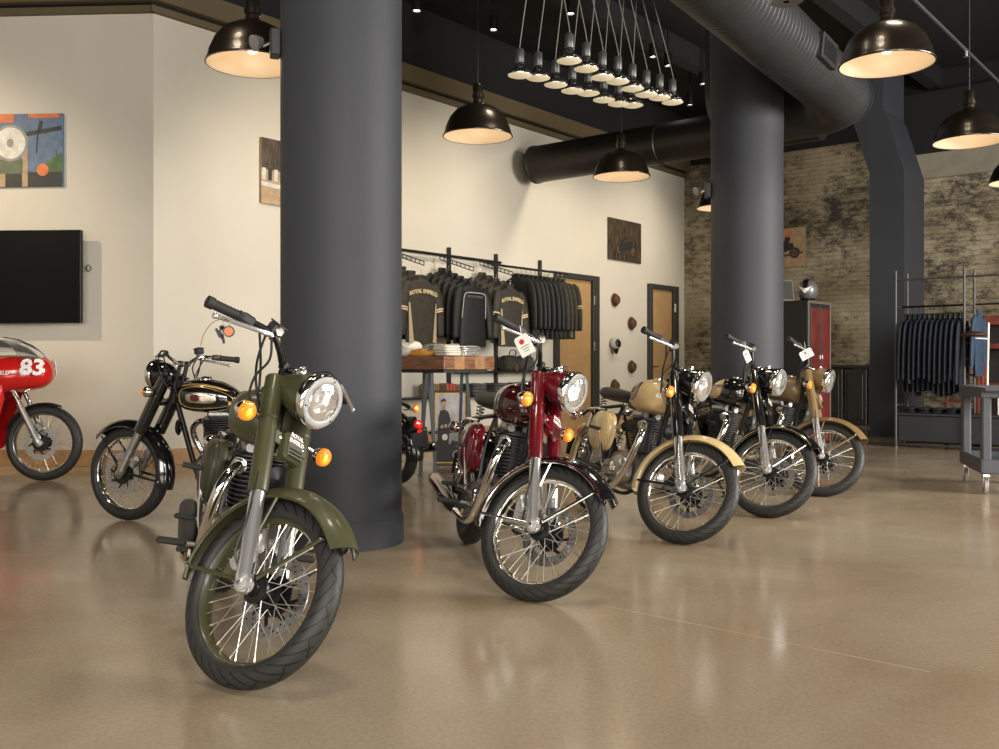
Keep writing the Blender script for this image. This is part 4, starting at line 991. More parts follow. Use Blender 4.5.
# television
b0 = left_at(82, 323, .15); t0 = left_at(82, 230, .15); h = t0.z-b0.z; w = h*1.76
M['tvscreen'] = mat('tv_screen', (.002, .002, .0025), .35, spec=.2)
root = empty('television', b0+LD*w, math.atan2(-LD.y, -LD.x), 'black flat television on the left wall above the red race motorcycle', 'television')
b = MB(); b.box((w/2, 0, h/2), (w, .05, h), 'tvscreen', None, .006); b.build('tv_casing', root)
b = MB(); b.box((w/2, -.026, h/2+.005), (w-.03, .003, h-.04), 'tvscreen', None, .001); b.build('screen', root)
b = MB(); b.box((w/2, .085, h/2), (.4, .125, .3), 'blackm', None, .01); b.build('wall_bracket', root)
b = MB(); q = left_at(86, 268, .004); b.tube([q, q+Vector((.03, -.02, .03)), q+Vector((.06, -.01, 0)), q+Vector((.03, -.02, -.04)), q], .005, 'plastic', None, 6, smooth=4)
tag(b.build('cable_loop'), 'small grey cable loop on the wall beside the television', 'cable')
# street photo beside the column
bl = on_white(259.5, 203); tlz = on_white(259.5, 137).z; h = tlz-bl.z; w = h*1.35
o = canvas('picture_canvas', w, h, 'p_sand', bl, U, 'canvas street photo half hidden behind the nearest column')
b = MB(); y = -.0365
quad(b, .002, h*.52, w-.002, h-.002, 'forest', y)
for i in range(12): quad(b, .01+i*w/12, h*.36, .01+i*w/12+w/20, h*.54, 'p_dark' if i % 2 else 'p_white', y-.0005)
line(b, (.0, h*.30), (w, h*.22), .05, 'p_white', y-.0005)
for cx in (.45, .85): oval(b, w*cx, h*.27, h*.1, h*.1, 'p_dark', y-.001); oval(b, w*cx, h*.27, h*.08, h*.08, 'p_sand', y-.0015)
line(b, (w*.45, h*.3), (w*.8, h*.42), .06, 'p_dark', y-.002)
b.build('printed_image', o)
# forest photo
bl = on_white(607.3, 259); h = on_white(607.3, 217).z-bl.z; w = (on_white(639.5, 240)-on_white(607.3, 240)).length
o = canvas('picture_canvas', w, h, 'forest', bl, U, 'dark brown canvas print of a motorcycle among trees, above the hats')
b = MB(); y = -.037
for cx in (.3, .72): oval(b, w*cx, h*.27, h*.15, h*.15, 'p_dark', y); oval(b, w*cx, h*.27, h*.11, h*.11, 'p_brown', y-.0006)
line(b, (w*.3, h*.3), (w*.7, h*.42), .14, 'p_dark', y-.001); line(b, (w*.35, h*.42), (w*.55, h*.62), .05, 'p_dark', y-.001)
b.build('printed_image', o)
# hats
M['hatbrown'] = mat('brown_felt', (.10, .045, .02), .7, noise=.2); M['hatband'] = mat('dark_brown_band', (.05, .02, .012), .6); M['hatgrey'] = mat('pale_cap_front', (.5, .47, .42), .7)
def hat(px, py, lab):
    p = on_white(px, py, .004); root = empty('felt_hat', p, math.atan2(U.y, U.x), lab, 'hat', 'brown round hats on the wall')
    b = MB(); b.lathe([(.0005, .0), (.115, .004), (.122, .012), (.118, .02), (.085, .022)], 'hatbrown', (0, 0, 0), (0, -1, 0), 28); br = b.build('brim', root)
    b = MB(); b.lathe([(.088, .02), (.086, .05), (.078, .075), (.06, .088), (.03, .082), (.0005, .078)], 'hatbrown', (0, 0, 0), (0, -1, 0), 28); b.build('crown', root)
    b = MB(); b.lathe([(.0885, .02), (.090, .024), (.088, .044), (.086, .046)], 'hatband', (0, 0, 0), (0, -1, 0), 28); b.build('hat_band', root)
hat(614.5, 300, 'brown round hat on the wall, topmost of the left hat column'); hat(631, 323.5, 'brown round hat on the wall, upper one of the right hat column')
hat(631, 367, 'brown round hat on the wall, lower one of the right hat column'); hat(614, 386, 'brown round hat on the wall behind the cream motorcycle saddle')
p = on_white(614.5, 345, .05); root = empty('baseball_cap', p, math.atan2(U.y, U.x), 'black cap with pale front panel hanging on the wall between the brown hats', 'cap')
b = MB(); b.lathe([(.10, 0), (.102, .03), (.09, .07), (.06, .10), (.0005, .115)], 'blackm', (0, 0, .02), (0, -1, 0), 24); b.build('crown', root)
b = MB(); b.lathe([(.103, .01), (.104, .03), (.092, .072), (.07, .095)], 'hatgrey', (-.012, 0, .025), (-.2, -1, .1), 24); 
b.build('front_panel', root)
b = MB(); b.loft([[Vector((-.01+.075*k*cos(a), -.03-.02*j, -.05-.11*sin(a)*k)) for a in [PI*i/12 for i in range(13)]]+[Vector((-.01+.075*k*cos(a), -.036-.02*j, -.05-.11*sin(a)*k)) for a in [PI*i/12 for i in range(12, -1, -1)]] for k, j in ((.3, 0), (1, .6))], 'blackm'); b.build('bill', root)

# ------------------------------------------------------------------ wall clothing rack and jackets
M['railm'] = mat('dark_steel_rail', (.03, .03, .032), .4, .5)
rack = empty('wall_clothing_rack', (0, 0, 0), 0, 'dark steel rail system with posts on the white wall carrying the jackets', 'clothing rack')
def sW(px, off=0): return (on_white(px, 300, off)-C0).dot(U)
def WP(s, off, z): p = C0+U*s+N*off; return Vector((p.x, p.y, z))
RZ = on_white(450, 256.5, .05).z
ps = [sW(px, .05) for px in (450, 497, 541)]; ps = [ps[0]-(ps[1]-ps[0])]+ps
for s in ps:
    b = MB(); b.box((0, 0, (RZ+.13)/2), (.045, .05, RZ+.13), 'railm', frame(WP(s, .03, 0), U, N*-1, Vector((0, 0, 1))), .004); b.build('rack_post', rack)
b = MB(); b.tube([WP(ps[0]-.8, .08, RZ), WP(ps[2]+.05, .08, RZ)], .022, 'railm', None, 8); b.build('rail', rack)
b = MB(); RU = RZ-.03
b.tube([WP(ps[2]-.25, .06, RU), WP(ps[2]-.25, .38, RU-.06), WP(ps[3]+.25, .38, RU-.06), WP(ps[3]+.25, .06, RU)], .018, 'railm', None, 8); b.build('hang_rail', rack)
clus = []
for px in (390, 440, 480):
    s = sW(px, .1); clus.append(s)
    b = MB(); a0, a1 = WP(s, .1, RZ-.02), WP(s, .72, RZ-.22)
    for o_ in (.0, -.05): b.tube([a0+Vector((0, 0, o_)), a1+Vector((0, 0, o_))], .007, 'railm', None, 6)
    for i in range(9): q = a0.lerp(a1, i/8); b.tube([q, q+Vector((0, 0, -.05))], .006, 'railm', None, 6)
    b.build('waterfall_arm', rack)
M['jblack'] = mat('black_jacket_cloth', (.006, .006, .0065), .6, noise=.3, nscale=15, bump=.3, bscale=25)
M['jkhaki'] = mat('dark_khaki_jacket_cloth', (.033, .028, .020), .7, noise=.3, nscale=15, bump=.3, bscale=25)
M['jnavy'] = mat('dark_navy_shirt_cloth', (.007, .010, .018), .8, noise=.4, nscale=12, bump=.4, bscale=20)
M['jblue'] = mat('blue_denim_cloth', (.025, .05, .095), .8, noise=.3, nscale=20)
M['jcream'] = mat('cream_jacket_panel', (.45, .36, .22), .7); M['lettergold'] = mat('pale_gold_lettering', (.62, .50, .28), .5); M['piping'] = mat('reflective_piping', (.55, .55, .55), .4)
def jacket(cloth, style, name='riding_jacket', L_=.70, wd=.235, lab=None):
    """hanging on a hanger: x across the shoulders, -y the side shown, z up, origin at the hook"""
    root = empty(name); rnd = random.Random(style+cloth)
    secs = [(-.085, .055, .045), (-.10, .085, .055), (-.125, .15, .06), (-.155, .20, .062), (-.22, .215, .07), (-.35, .21, .075), (-.50, .205, .07), (-.62, .215, .068), (-.085-L_, wd*.93, .06)]
    def ring(z, hx, hy, ph):
        r = []
        for k in range(28):
            t = 2*PI*k/28; a, c = cos(t), sin(t); f = 1+.06*sin(5*t+ph)*min(1, abs(z)*1.5)
            r.append(Vector((hx*math.copysign(abs(a)**.75, a), hy*f*math.copysign(abs(c)**.8, c), z)))
        return r
    b = MB(); rr = [ring(z, hx*wd/.235, hy, z*6) for z, hx, hy in secs[::-1]]
    b.loft(rr, cloth); b.build('jacket_body', root, 70)
    b = MB(); b.lathe([(.055, -.09), (.062, -.075), (.066, -.045), (.058, -.04), (.05, -.07)], cloth, (0, 0, 0), (0, 0, 1), 20, Matrix.Scale(.8, 4, (0, 1, 0))); b.build('collar', root)
    for s in (-1, 1):
        b = MB(); b.tube([(s*.165, 0, -.15), (s*.215, 0, -.19), (s*.25, -.01, -.30), (s*.275, -.015, -.45), (s*.285, -.02, -.60), (s*.29, -.02, -.68), (s*.29, -.02, -.685)], [.05, .066, .066, .058, .050, .043, .03], cloth, None, 12, smooth=2); sl = b.build('sleeve', root, 70)
        if style == 'letter':
            b = MB()
            for zz in (-.40, -.425): b.tube([(s*.266, -.012, zz+.008), (s*.269, -.014, zz-.008)], .0635, 'lettergold', None, 14)
            b.build('sleeve_stripe', sl)
    if style in ('letter',):
        for s in (-1, 1):
            b = MB(); b.loft([[Vector((s*.19, -.058, -.34)), Vector((s*.205, -.050, -.34)), Vector((s*.205, -.046, -.345))], [Vector((s*.14, -.066, -.76)), Vector((s*.205, -.056, -.76)), Vector((s*.2, -.05, -.77))]], 'jcream')
            b.build('side_panel', root)
        put_text('ROYAL ENFIELD', .058, 'lettergold', root, frame(Vector((0, -.074, -.215)), Vector((1, 0, 0)), Vector((0, 0, 1)), Vector((0, -1, 0))), bold=.0025, bend=-.9, extrude=.002)
    if style == 'piping':
        b = MB()
        b.tube([(-.195, -.035, -.46), (-.185, -.055, -.30), (-.16, -.066, -.19), (0, -.074, -.175), (.16, -.066, -.19), (.185, -.055, -.30), (.195, -.035, -.46)], .0045, 'piping', None, 6, smooth=4); b.build('piping', root)
        put_text('ROYAL ENFIELD', .035, 'ring', root, frame(Vector((0, -.076, -.22)), Vector((1, 0, 0)), Vector((0, 0, 1)), Vector((0, -1, 0))), extrude=.001)
    b = MB(); b.tube([(0, 0, .0), (.012, 0, .015), (.02, 0, .0), (.012, 0, -.02), (0, 0, -.035), (0, 0, -.07)], .003, 'steel', None, 6, smooth=3); b.tube([(-.15, 0, -.125), (0, 0, -.07), (.15, 0, -.125)], .006, 'plastic', None, 6, smooth=3); b.build('coat_hanger', root)
    return root
JK = {}
def hang(cloth, style, p, yaw, lab, grp, thin=None, tall=None, **kw):
    key = (cloth, style, tuple(sorted(kw.items())))
    if key not in JK: o = JK[key] = jacket(cloth, style, **kw)
    else: o = copy_tree(JK[key])
    o.location = p; o.rotation_euler = (0, 0, yaw); k_ = 1.22 if 'jacket' in o.name else 1.13; ty2 = thin if thin else 1; o.scale = (k_, k_*ty2, k_*.98 if not tall else k_*tall); tag(o, lab, 'jacket' if 'jacket' in o.name else 'shirt', grp)
FY = math.atan2(U.y, U.x)             # jackets facing out of the wall
for ci, (px, cloth, fr, n, off1, lab, back) in enumerate(((403, 'jkhaki', 'letter', 4, .66, 'khaki riding jacket with pale lettering across the back, beside the nearest column', 'plain khaki jacket hanging behind the lettered one beside the nearest column'),
                             (449, 'jblack', 'piping', 6, .70, 'black riding jacket with thin pale piping across the shoulders, front of the middle stack', 'black jacket hanging behind the piped black one'),
                             (489, 'jkhaki', 'letter', 5, .66, 'khaki riding jacket with pale lettering and cream side panels, above the maroon motorcycle', 'plain khaki jacket hanging behind the lettered one above the maroon motorcycle'))):
    s = clus[ci]
    for i in range(n):
        t = i/(n-1); off = .14+(off1-.14)*t; z = RZ-.07-.24*(off-.1)/.62-.055
        front = i == n-1
        hang(cloth, fr if front else 'plain', WP(s, off, z), FY+random.uniform(-.02, .02), lab if front else back, 'jackets hanging one behind the other on wall arm %d' % (ci+1), thin=(.45 if n == 6 else .6) if not front else .62)
for i in range(2, 13):
    s = ps[2]+.22+i*(ps[3]+.55-ps[2]-.2)/12.5
    kh = i >= 9; st = 'letter' if i == 12 else ('piping' if i in (1, 4) else 'plain')
    lab = 'black jacket seen edge on, hanging on the straight rail by the door' if not kh else 'khaki jacket seen edge on, at the door end of the straight rail'
    if st == 'piping': lab = 'black jacket with pale piping, %s on the straight rail' % ('third from the near end')
    if st == 'letter': lab = 'khaki jacket with gold sleeve stripes, last one on the straight rail next to the door'
    hang('jkhaki' if kh else 'jblack', st, WP(s-.42, .38, RU-.10), FY-PI/2+random.uniform(-.03, .03), lab, 'jackets side by side on the straight rail', thin=.5, tall=1.05)
# shelves between the posts
M['boxbrown'] = mat('brown_cardboard', (.28, .17, .09), .7, noise=.1)
M['jeans'] = mat('grey_folded_cloth', (.07, .07, .065), .85, noise=.35, nscale=18, bump=.4, bscale=40); M['cloth_white'] = mat('white_folded_cloth', (.72, .68, .6), .8, noise=.05); M['cloth_orange'] = mat('orange_folded_cloth', (.75, .36, .06), .8); M['camo'] = mat('camouflage_cloth', (.035, .03, .02), .85, noise=.7, nscale=30, bump=.4, bscale=30); M['bagplastic'] = mat('clear_packing_bag', (.35, .34, .32), .15, coat=1, noise=.3, nscale=20)
def shelf(name, s0, s1, z, lab):
    b = MB(); b.box(((s1-s0)/2, -.20, -.012), (s1-s0, .36, .024), 'railm', None, .004); o = b.build(name); o.location = WP(s0, 0, z); o.rotation_euler = (0, 0, FY)
    k = MB()
    for x in (.05, s1-s0-.05): k.tube([(x, -.03, -.03), (x, -.34, -.03)], .01, 'railm', None, 6)
    k.build('shelf_bracket', o); tag(o, lab, 'shelf')
shelf('wall_shelf', ps[1]+.05, ps[3]-.05, .99, 'dark wall shelf with camouflage bags under the jackets'); shelf('wall_shelf', ps[0]-.3, ps[3]-.1, .64, 'low dark wall shelf holding folded grey clothes')
def fold(name, p, yaw, w, d, h, m, lab, cat, grp=None, layers=3, puff=.25):
    b = MB(); rnd = random.Random(lab+str(p)); rings = []
    lh = h/layers
    for i in range(layers):
        k = 1-rnd.uniform(0, .07); ox, oy = rnd.uniform(-.012, .012), rnd.uniform(-.012, .012)
        for zz, q in ((.02, .9), (.25, 1), (.75, 1), (.98, .9)):
            rings.append([Vector((ox+r_.y*k*q, oy+r_.z*k*q, lh*(i+zz)+.012*puff*sin(7*j+i*2)*(zz > .5))) for j, r_ in enumerate(sell(0, 0, 0, w/2, d/2, 24, 5))])
    b.loft(rings, m); o = b.build(name, None, 50); o.location = p; o.rotation_euler = (0, 0, yaw); tag(o, lab, cat, grp)
for i, s in enumerate((ps[1]+.35, ps[1]+.85, ps[1]+1.4)):
    fold('folded_clothes', WP(s, .2, .64), FY, .34, .28, .17, 'jeans', 'stack of grey folded clothes on the low wall shelf', 'clothes', 'grey folded stacks on the low wall shelf', 4)
for i, (dx, m, lab) in enumerate(((.25, 'camo', 'camouflage bag on the wall shelf right of the wooden table'), (.62, 'jeans', 'dark grey bag on the wall shelf, beside the camouflage one'))):
    q = WP(ps[2]+dx-.15, .2, .99); b = MB()
    b.loft([[Vector((r_.y, r_.z, z)) for r_ in sell(0, 0, 0, hx, hy, 22, 3)] for z, hx, hy in ((0, .15, .10), (.03, .18, .13), (.12, .18, .13), (.2, .15, .10), (.23, .10, .05))], m)
    o = b.build('canvas_bag', None, 60); o.location = q; o.rotation_euler = (0, 0, FY); tag(o, lab, 'bag')
    b = MB(); b.tube([(-.08, -.06, .21), (-.06, -.08, .30), (.06, -.08, .30), (.08, -.06, .21)], .008, m, None, 6, smooth=4); b.build('bag_handle', o)
    if i == 0: 
        b = MB(); b.box((.02, -.135, .02), (.07, .01, .14), 'hatbrown', None, .003); b.build('leather_tag', o)
for i, (dx, c_) in enumerate(((.12, 'boxbrown'), (.30, 'redp'))):
    b = MB(); q = WP(ps[0]+.25+dx*2, .2, .64)
    for k in range(6): b.box((-.1+.035*k, 0, .09), (.028, .16, .18-.01*(k % 3)), c_ if k % 2 else 'boxbrown', None, .003)
    o = b.build('box_file_row', None); o.location = q; o.rotation_euler = (0, 0, FY); tag(o, 'row of brown and red booklets on the low shelf behind the table' if i == 0 else 'row of red booklets on the low shelf, right of the brown one', 'booklets')

# ------------------------------------------------------------------ wooden display table
def plank_mat():
    m, nt, b = new_mat('plank_table_wood'); L = nt.links.new; nd = nt.nodes.new
    tc = nd('ShaderNodeTexCoord'); mp = nd('ShaderNodeMapping'); mp.inputs['Scale'].default_value = (3, 3, 30); n = nd('ShaderNodeTexNoise'); n.inputs['Scale'].default_value = 2; n.inputs['Detail'].default_value = 6
    r = nd('ShaderNodeValToRGB'); r.color_ramp.elements[0].position = .3; r.color_ramp.elements[0].color = (.10, .035, .015, 1); r.color_ramp.elements[1].position = .7; r.color_ramp.elements[1].color = (.34, .15, .06, 1)
    L(tc.outputs['Object'], mp.inputs[0]); L(mp.outputs[0], n.inputs['Vector']); L(n.outputs['Fac'], r.inputs['Fac']); L(r.outputs['Color'], b.inputs['Base Color']); setp(b, rough=.4, coat=.2); return m
M['plank'] = plank_mat(); M['plank2'] = mat('lighter_plank_wood', (.36, .19, .08), .45, noise=.25, nscale=9); M['tablesteel'] = mat('grey_table_steel', (.05, .055, .06), .45, .6)
TC = Vector((-.515, 8.95, 0)); TZ = 1.155
table = empty('display_table', TC, math.atan2(N.y, N.x), 'wooden display table with thick plank top on splayed steel legs, right of the nearest column', 'table')
# table space: origin at the near corner, -x toward the wall (=-N), y along U
tw, tl_n = .74, .95
b = MB()
for i in range(5): b.box((-tl_n/2, .074+.148*i, TZ-.065), (tl_n, .145, .13), 'plank' if i % 2 == 0 else 'plank2', None, .006)
b.build('tabletop', table)
b = MB(); b.box((-tl_n/2, tw/2, TZ-.145), (tl_n-.1, tw-.1, .03), 'tablesteel', None, .004); b.build('apron', table)
for (x, y) in ((-.28, .1), (-.28, .60), (-.80, .1), (-.80, .60)):
    b = MB()
    for sx in (-1, 1): b.tube([(x+sx*.03, y, TZ-.15), (x+sx*.10, y+(-.03 if y < .3 else .03), .0)], .022, 'tablesteel', None, 4)
    b.build('leg', table)
b = MB()
for x in (-.28, -.80): b.tube([(x, .1, .42), (x, .6, .42)], .016, 'tablesteel', None, 6)
b.build('stretcher', table)
def TP(x, y, z=TZ+.002):
    p = TC+N*x+U*y; return Vector((p.x, p.y, z))
ty_ = math.atan2(N.y, N.x)
fold('folded_clothes', TP(-.72, .20), ty_, .34, .26, .13, 'cloth_white', 'puffy white folded garment on the wooden table, beside the column', 'clothes', None, 2, 2.0)
fold('folded_clothes', TP(-.385, .15), ty_, .24, .22, .055, 'cloth_orange', 'orange-yellow folded shirt on the wooden table, right of the white garment', 'clothes', None, 1, 1.5)
fold('folded_clothes', TP(-.13, .18), ty_, .2, .24, .10, 'cloth_white', 'white packed shirts stacked on the near corner of the wooden table', 'clothes', None, 4)
for i, (x, y) in enumerate(((-.2, .5), (-.48, .52))):
    fold('packed_shirts', TP(x, y), ty_, .26, .3, .10+.02*i, 'bagplastic', 'stack of shirts in clear bags on the wooden table, '+('near right end' if i == 0 else 'toward the wall'), 'shirts', None, 5)
# framed poster leaning behind the table
pz = 10.3; pw, ph = .37, .80
pp = Vector(((450.5-499.5)/FOC*pz, pz, .0))
root = empty('framed_poster', pp, 0, 'black framed poster of a person in dark jacket, yellow border, leaning by the table legs', 'poster'); root.rotation_euler = (rad(-6), 0, rad(4))
b = MB()
for s in (-1, 1): b.box((s*(pw/2-.008), 0, ph/2), (.022, .03, ph), 'blackm', None, .003); b.box((0, 0, ph/2+s*(ph/2-.011)), (pw, .0299, .022), 'blackm', None, .003)
b.build('frame', root)
b = MB(); y = -.006; W2, Hh = pw/2-.018, ph
quad(b, -W2, .02, W2, ph-.02, 'p_yellow', y); quad(b, -W2+.014, .035, W2-.014, ph-.035, 'p_sky', y-.001); quad(b, -W2+.014, .035, W2-.014, .40, 'p_grey', y-.0015)
b.poly([(-W2+.014, y-.002, .035), (W2-.014, y-.002, .035), (W2-.014, y-.002, .16), (.02, y-.002, .22), (-W2+.014, y-.002, .26)], 'p_dark')
b.poly([(-.14, y-.003, .24), (-.13, y-.003, .50), (-.11, y-.003, .58), (-.07, y-.003, .60), (-.02, y-.003, .57), (.005, y-.003, .48), (-.01, y-.003, .38), (-.02, y-.003, .22)], 'p_dark')
oval(b, -.072, .655, .030, .042, 'p_skin', y-.004); b.poly([(-.106, y-.0045, .66), (-.10, y-.0045, .70), (-.06, y-.0045, .715), (-.038, y-.0045, .68), (-.06, y-.0045, .685), (-.095, y-.0045, .675)], 'p_dark')
quad(b, -.085, .59, -.058, .625, 'p_skin', y-.0035); oval(b, -.05, .42, .016, .02, 'p_skin', y-.004); oval(b, -.09, .41, .016, .02, 'p_skin', y-.004)
oval(b, -.06, .30, .03, .035, 'p_white', y-.004); line(b, (-.12, .36), (.03, .35), .012, 'p_white', y-.004); oval(b, .07, .11, .05, .05, 'p_grey', y-.004); oval(b, .07, .11, .035, .035, 'p_dark', y-.0045)
b.build('printed_poster', root)

# ------------------------------------------------------------------ brick wall things
bl = on_brick(782, 268, .03); tz = on_brick(782, 229, .03).z; br2 = on_brick(806, 250, .03); w = (Vector((br2.x-bl.x, br2.y-bl.y, 0))).length+.45; h = tz-bl.z
o = canvas('picture_canvas', w, h, 'p_pink', bl-N*.45, N, 'sand coloured canvas print of a motorcycle rider on the brick wall beside the far column'); b = MB(); y = -.037
quad(b, .003, .003, w-.003, h*.32, 'p_sand', y); cx = w-.34
for q in (-.16, .14): oval(b, cx+q, h*.36, .10, .10, 'p_dark', y-.001); oval(b, cx+q, h*.36, .07, .07, 'p_brown', y-.0015)
line(b, (cx-.18, h*.42), (cx+.12, h*.55), .12, 'p_dark', y-.002); line(b, (cx-.05, h*.5), (cx+.02, h*.78), .10, 'p_dark', y-.002); oval(b, cx+.03, h*.84, .06, .06, 'p_orange', y-.003); line(b, (cx-.2, h*.28), (cx+.3, h*.36), .04, 'p_brown', y-.001)
b.build('printed_image', o)
M['cabblack'] = mat('black_cabinet_paint', (.012, .012, .013), .5); M['cabred'] = mat('worn_red_panel', (.11, .012, .010), .5, noise=.4, nscale=6); M['cabedge'] = mat('worn_metal_edge', (.16, .14, .11), .5, .4)
cy_ = 12.2; cxx = (807.5-499.5)/FOC*cy_; CH = CAMH+66*cy_/FOC
cab = empty('storage_cabinet', (cxx, cy_, 0), rad(48), 'tall black cabinet with worn red double doors, right of the far column', 'cabinet')
cw, cd = .68, .55
b = MB(); b.box((cw/2, cd/2, CH/2), (cw, cd, CH), 'cabblack', None, .006); b.build('cabinet_body', cab)
b = MB()
for x in (.012, cw-.012): b.box((x, -.008, CH/2), (.024, .02, CH), 'cabedge', None, .003)
for z in (.03, CH-.02): b.box((cw/2, -.008, z), (cw-.03, .019, .035), 'cabedge', None, .003)
b.build('door_surround', cab)
for k in range(2):
    x0 = .03+k*(cw-.06)/2; ww = (cw-.07)/2; b = MB(); b.box((x0+ww/2, -.012, CH/2), (ww, .018, CH-.10), 'cabblack', None, .003); b.box((x0+ww/2, -.024, CH/2), (ww-.05, .010, CH-.18), 'cabred', None, .003); d_ = b.build('door', cab)
    b = MB(); b.box((x0+(ww-.03 if k == 0 else .03), -.035, CH*.62), (.02, .015, .06), 'steel', None, .003); b.build('handle', d_)
hp = Vector((cxx, cy_, CH))+Vector((cos(rad(48))*.36-sin(rad(48))*.16, sin(rad(48))*.36+cos(rad(48))*.16, 0))
hel = empty('motorcycle_helmet', hp, rad(-120), 'silver helmet with black centre stripe and pale emblem on top of the red-doored cabinet', 'helmet')
M['helmsilver'] = mat('silver_helmet', (.16, .16, .17), .35, .3, coat=.4)
b = MB(); rs = []
for i in range(13):
    t = i/12*rad(140); rs.append([Vector((.135*sin(t)*cos(a)*1.08, .128*sin(t)*sin(a), .15+.148*cos(t))) for a in [2*PI*k/28 for k in range(28)]])
rs[0] = [Vector((.004*cos(a), .004*sin(a), .298)) for a in [2*PI*k/28 for k in range(28)]]
b.loft(rs, 'helmsilver'); b.lathe([(.09, .028), (.096, .036), (.09, .046)], 'blackm', seg=28); b.build('shell', hel, 60)
b = MB(); st_ = []
for i in range(15):
    t = rad(-100)+i/14*rad(185); st_.append([Vector((.1475*sin(t), yy_, .15+.150*cos(t))) for yy_ in (-.03, 0, .03)]+[Vector((.14*sin(t), yy_, .15+.14*cos(t))) for yy_ in (.03, -.03)])
b.loft(st_, 'blackm'); b.build('stripe', hel, 60)
b = MB(); b.poly([(.157, 0, .165), (.157, -.03, .13), (.130, -.085, .20), (.150, -.04, .18)], 'white'); b.poly([(.157, 0, .165), (.150, .04, .18), (.130, .085, .20), (.157, .03, .13)], 'white'); b.poly([(.157, 0, .165), (.157, .03, .13), (.157, 0, .105), (.157, -.03, .13)], 'white'); b.build('emblem', hel)
fp = on_plane(0, 0, (0, 0, 0), (0, 0, 1)) if False else Vector(((786-499.5)/FOC*12.6, 12.6, CH+.0))
b = MB(); b.box((0, 0, .14), (.24, .02, .28), 'cabedge', Matrix.Rotation(rad(-8), 4, 'X'), .004); b.box((0, -.011, .14), (.20, .004, .24), 'p_dark', Matrix.Rotation(rad(-8), 4, 'X'), .001)
o = b.build('framed_print'); o.location = Vector((cxx, cy_, CH))+Vector((-.19, .21, 0)); o.rotation_euler = (0, 0, rad(30)); tag(o, 'small dark framed picture standing on the cabinet beside the helmet', 'picture')

# ------------------------------------------------------------------ freestanding clothing rack on the right
M['polem'] = mat('grey_steel_pole', (.09, .085, .08), .5, .5); M['platform'] = mat('dark_grey_platform', (.035, .037, .042), .5)
RP = Vector((5.18, 12.6, 0))
def RK_(t, d, z): p = RP+N*t+U*d; return Vector((p.x, p.y, z))
rk = empty('garment_rack', RP, 0, 'tall steel pole garment rack with dark platform base, before the brick wall', 'clothing rack')
def add_rk(b, name): o = b.build(name, rk); o.matrix_parent_inverse = Matrix.Translation(-RP); return o
for t in (0, .83, 1.9):
    for d_ in (0, .5):
        b = MB(); b.tube([RK_(t, d_, 0), RK_(t, d_, 2.30)], .016, 'polem', None, 10); b.disc(RK_(t, d_, .01), (0, 0, 1), .03, .02, 'polem'); add_rk(b, 'upright_pole')
def rail1(p, q, r): b = MB(); b.tube([p, q], r, 'polem', None, 8); add_rk(b, 'cross_rail')
for z, d_ in ((2.18, 0), (2.22, .5), (.04, 0), (.04, .5)): rail1(RK_(0, d_, z), RK_(1.9, d_, z), .011)
for t in (0, .83, 1.9):
    for z in (2.2, 1.84, .55): rail1(RK_(t, 0, z), RK_(t, .5, z), .009)
for k in range(6): rail1(RK_(.83, 0, .75+.2*k), RK_(.83, .5, .75+.2*k), .006)

b = MB(); b.tube([RK_(0, .25, 1.84), RK_(.83, .25, 1.84)], .014, 'blackm', None, 8); add_rk(b, 'hanging_rail')
b = MB(); F = frame(RK_(0, 0, 0), N, U, Vector((0, 0, 1))); b.box((.95, .25, .25), (1.86, .46, .34), 'platform', F, .01); b.box((.95, .25, .435), (1.9, .50, .03), 'platform', F, .004); add_rk(b, 'platform_base')
for i in range(12):
    t = .06+i*.063; hang('jnavy', 'plain', RK_(t, .25, 1.80), math.atan2(U.y, U.x)+PI+random.uniform(-.01, .01)+.02, 'dark navy shirt hanging edge on in the right garment rack', 'dark navy shirts in the right garment rack', thin=.36, tall=random.uniform(1.15, 1.28), name='hanging_shirt', L_=.72, wd=.215)
hang('jblue', 'plain', RK_(.93, .3, 1.82), math.atan2(U.y, U.x)+PI-.0, 'light blue denim shirt just right of the dark navy shirts', None, thin=.4, name='hanging_shirt', L_=.72, wd=.20)
b = MB(); b.tube([RK_(.9, .25, 1.84), RK_(1.85, .25, 1.84)], .012, 'blackm', None, 8); add_rk(b, 'hanging_rail')
for i in range(5):
    fold('folded_clothes', RK_(.10+.168*i+.04, .22, .45), math.atan2(N.y, N.x), .138, .3, .07, 'jnavy', 'dark folded jeans lying on the platform under the navy shirts', 'clothes', 'dark folded jeans on the rack platform', 2)
M['redwood'] = mat('worn_red_wood', (.17, .035, .018), .55, noise=.35, nscale=8)
# red wooden frame shelf behind, in the second bay
b = MB(); F = frame(RK_(.80, .95, 0), N, U, Vector((0, 0, 1))); hh = 1.72
for x in (.035, 1.1): b.box((x, 0, hh/2), (.07, .3, hh), 'redwood', F, .006)
for z in (hh-.06, 1.32, .80): b.box((.57, 0, z), (1.0, .29, .07 if z < 1.6 else .12), 'redwood', F, .006)
b.box((.57, .14, hh/2), (1.0, .01, hh-.1), 'darkpanel', F, .001)
tag(b.build('wooden_shelf'), 'worn red wooden shelf frame standing behind the right garment rack', 'shelf')
b = MB(); F = frame(RK_(.42, .72, 0), N, U, Vector((0, 0, 1)))
for x in (.02, .4): b.box((x, 0, .48), (.04, .04, .96), 'redwood', F, .004)
for z in (.94, .6, .46): b.box((.21, 0, z), (.34, .035, .04), 'redwood', F, .004)
tag(b.build('wooden_stand'), 'low red wooden stand behind the navy shirts', 'stand')
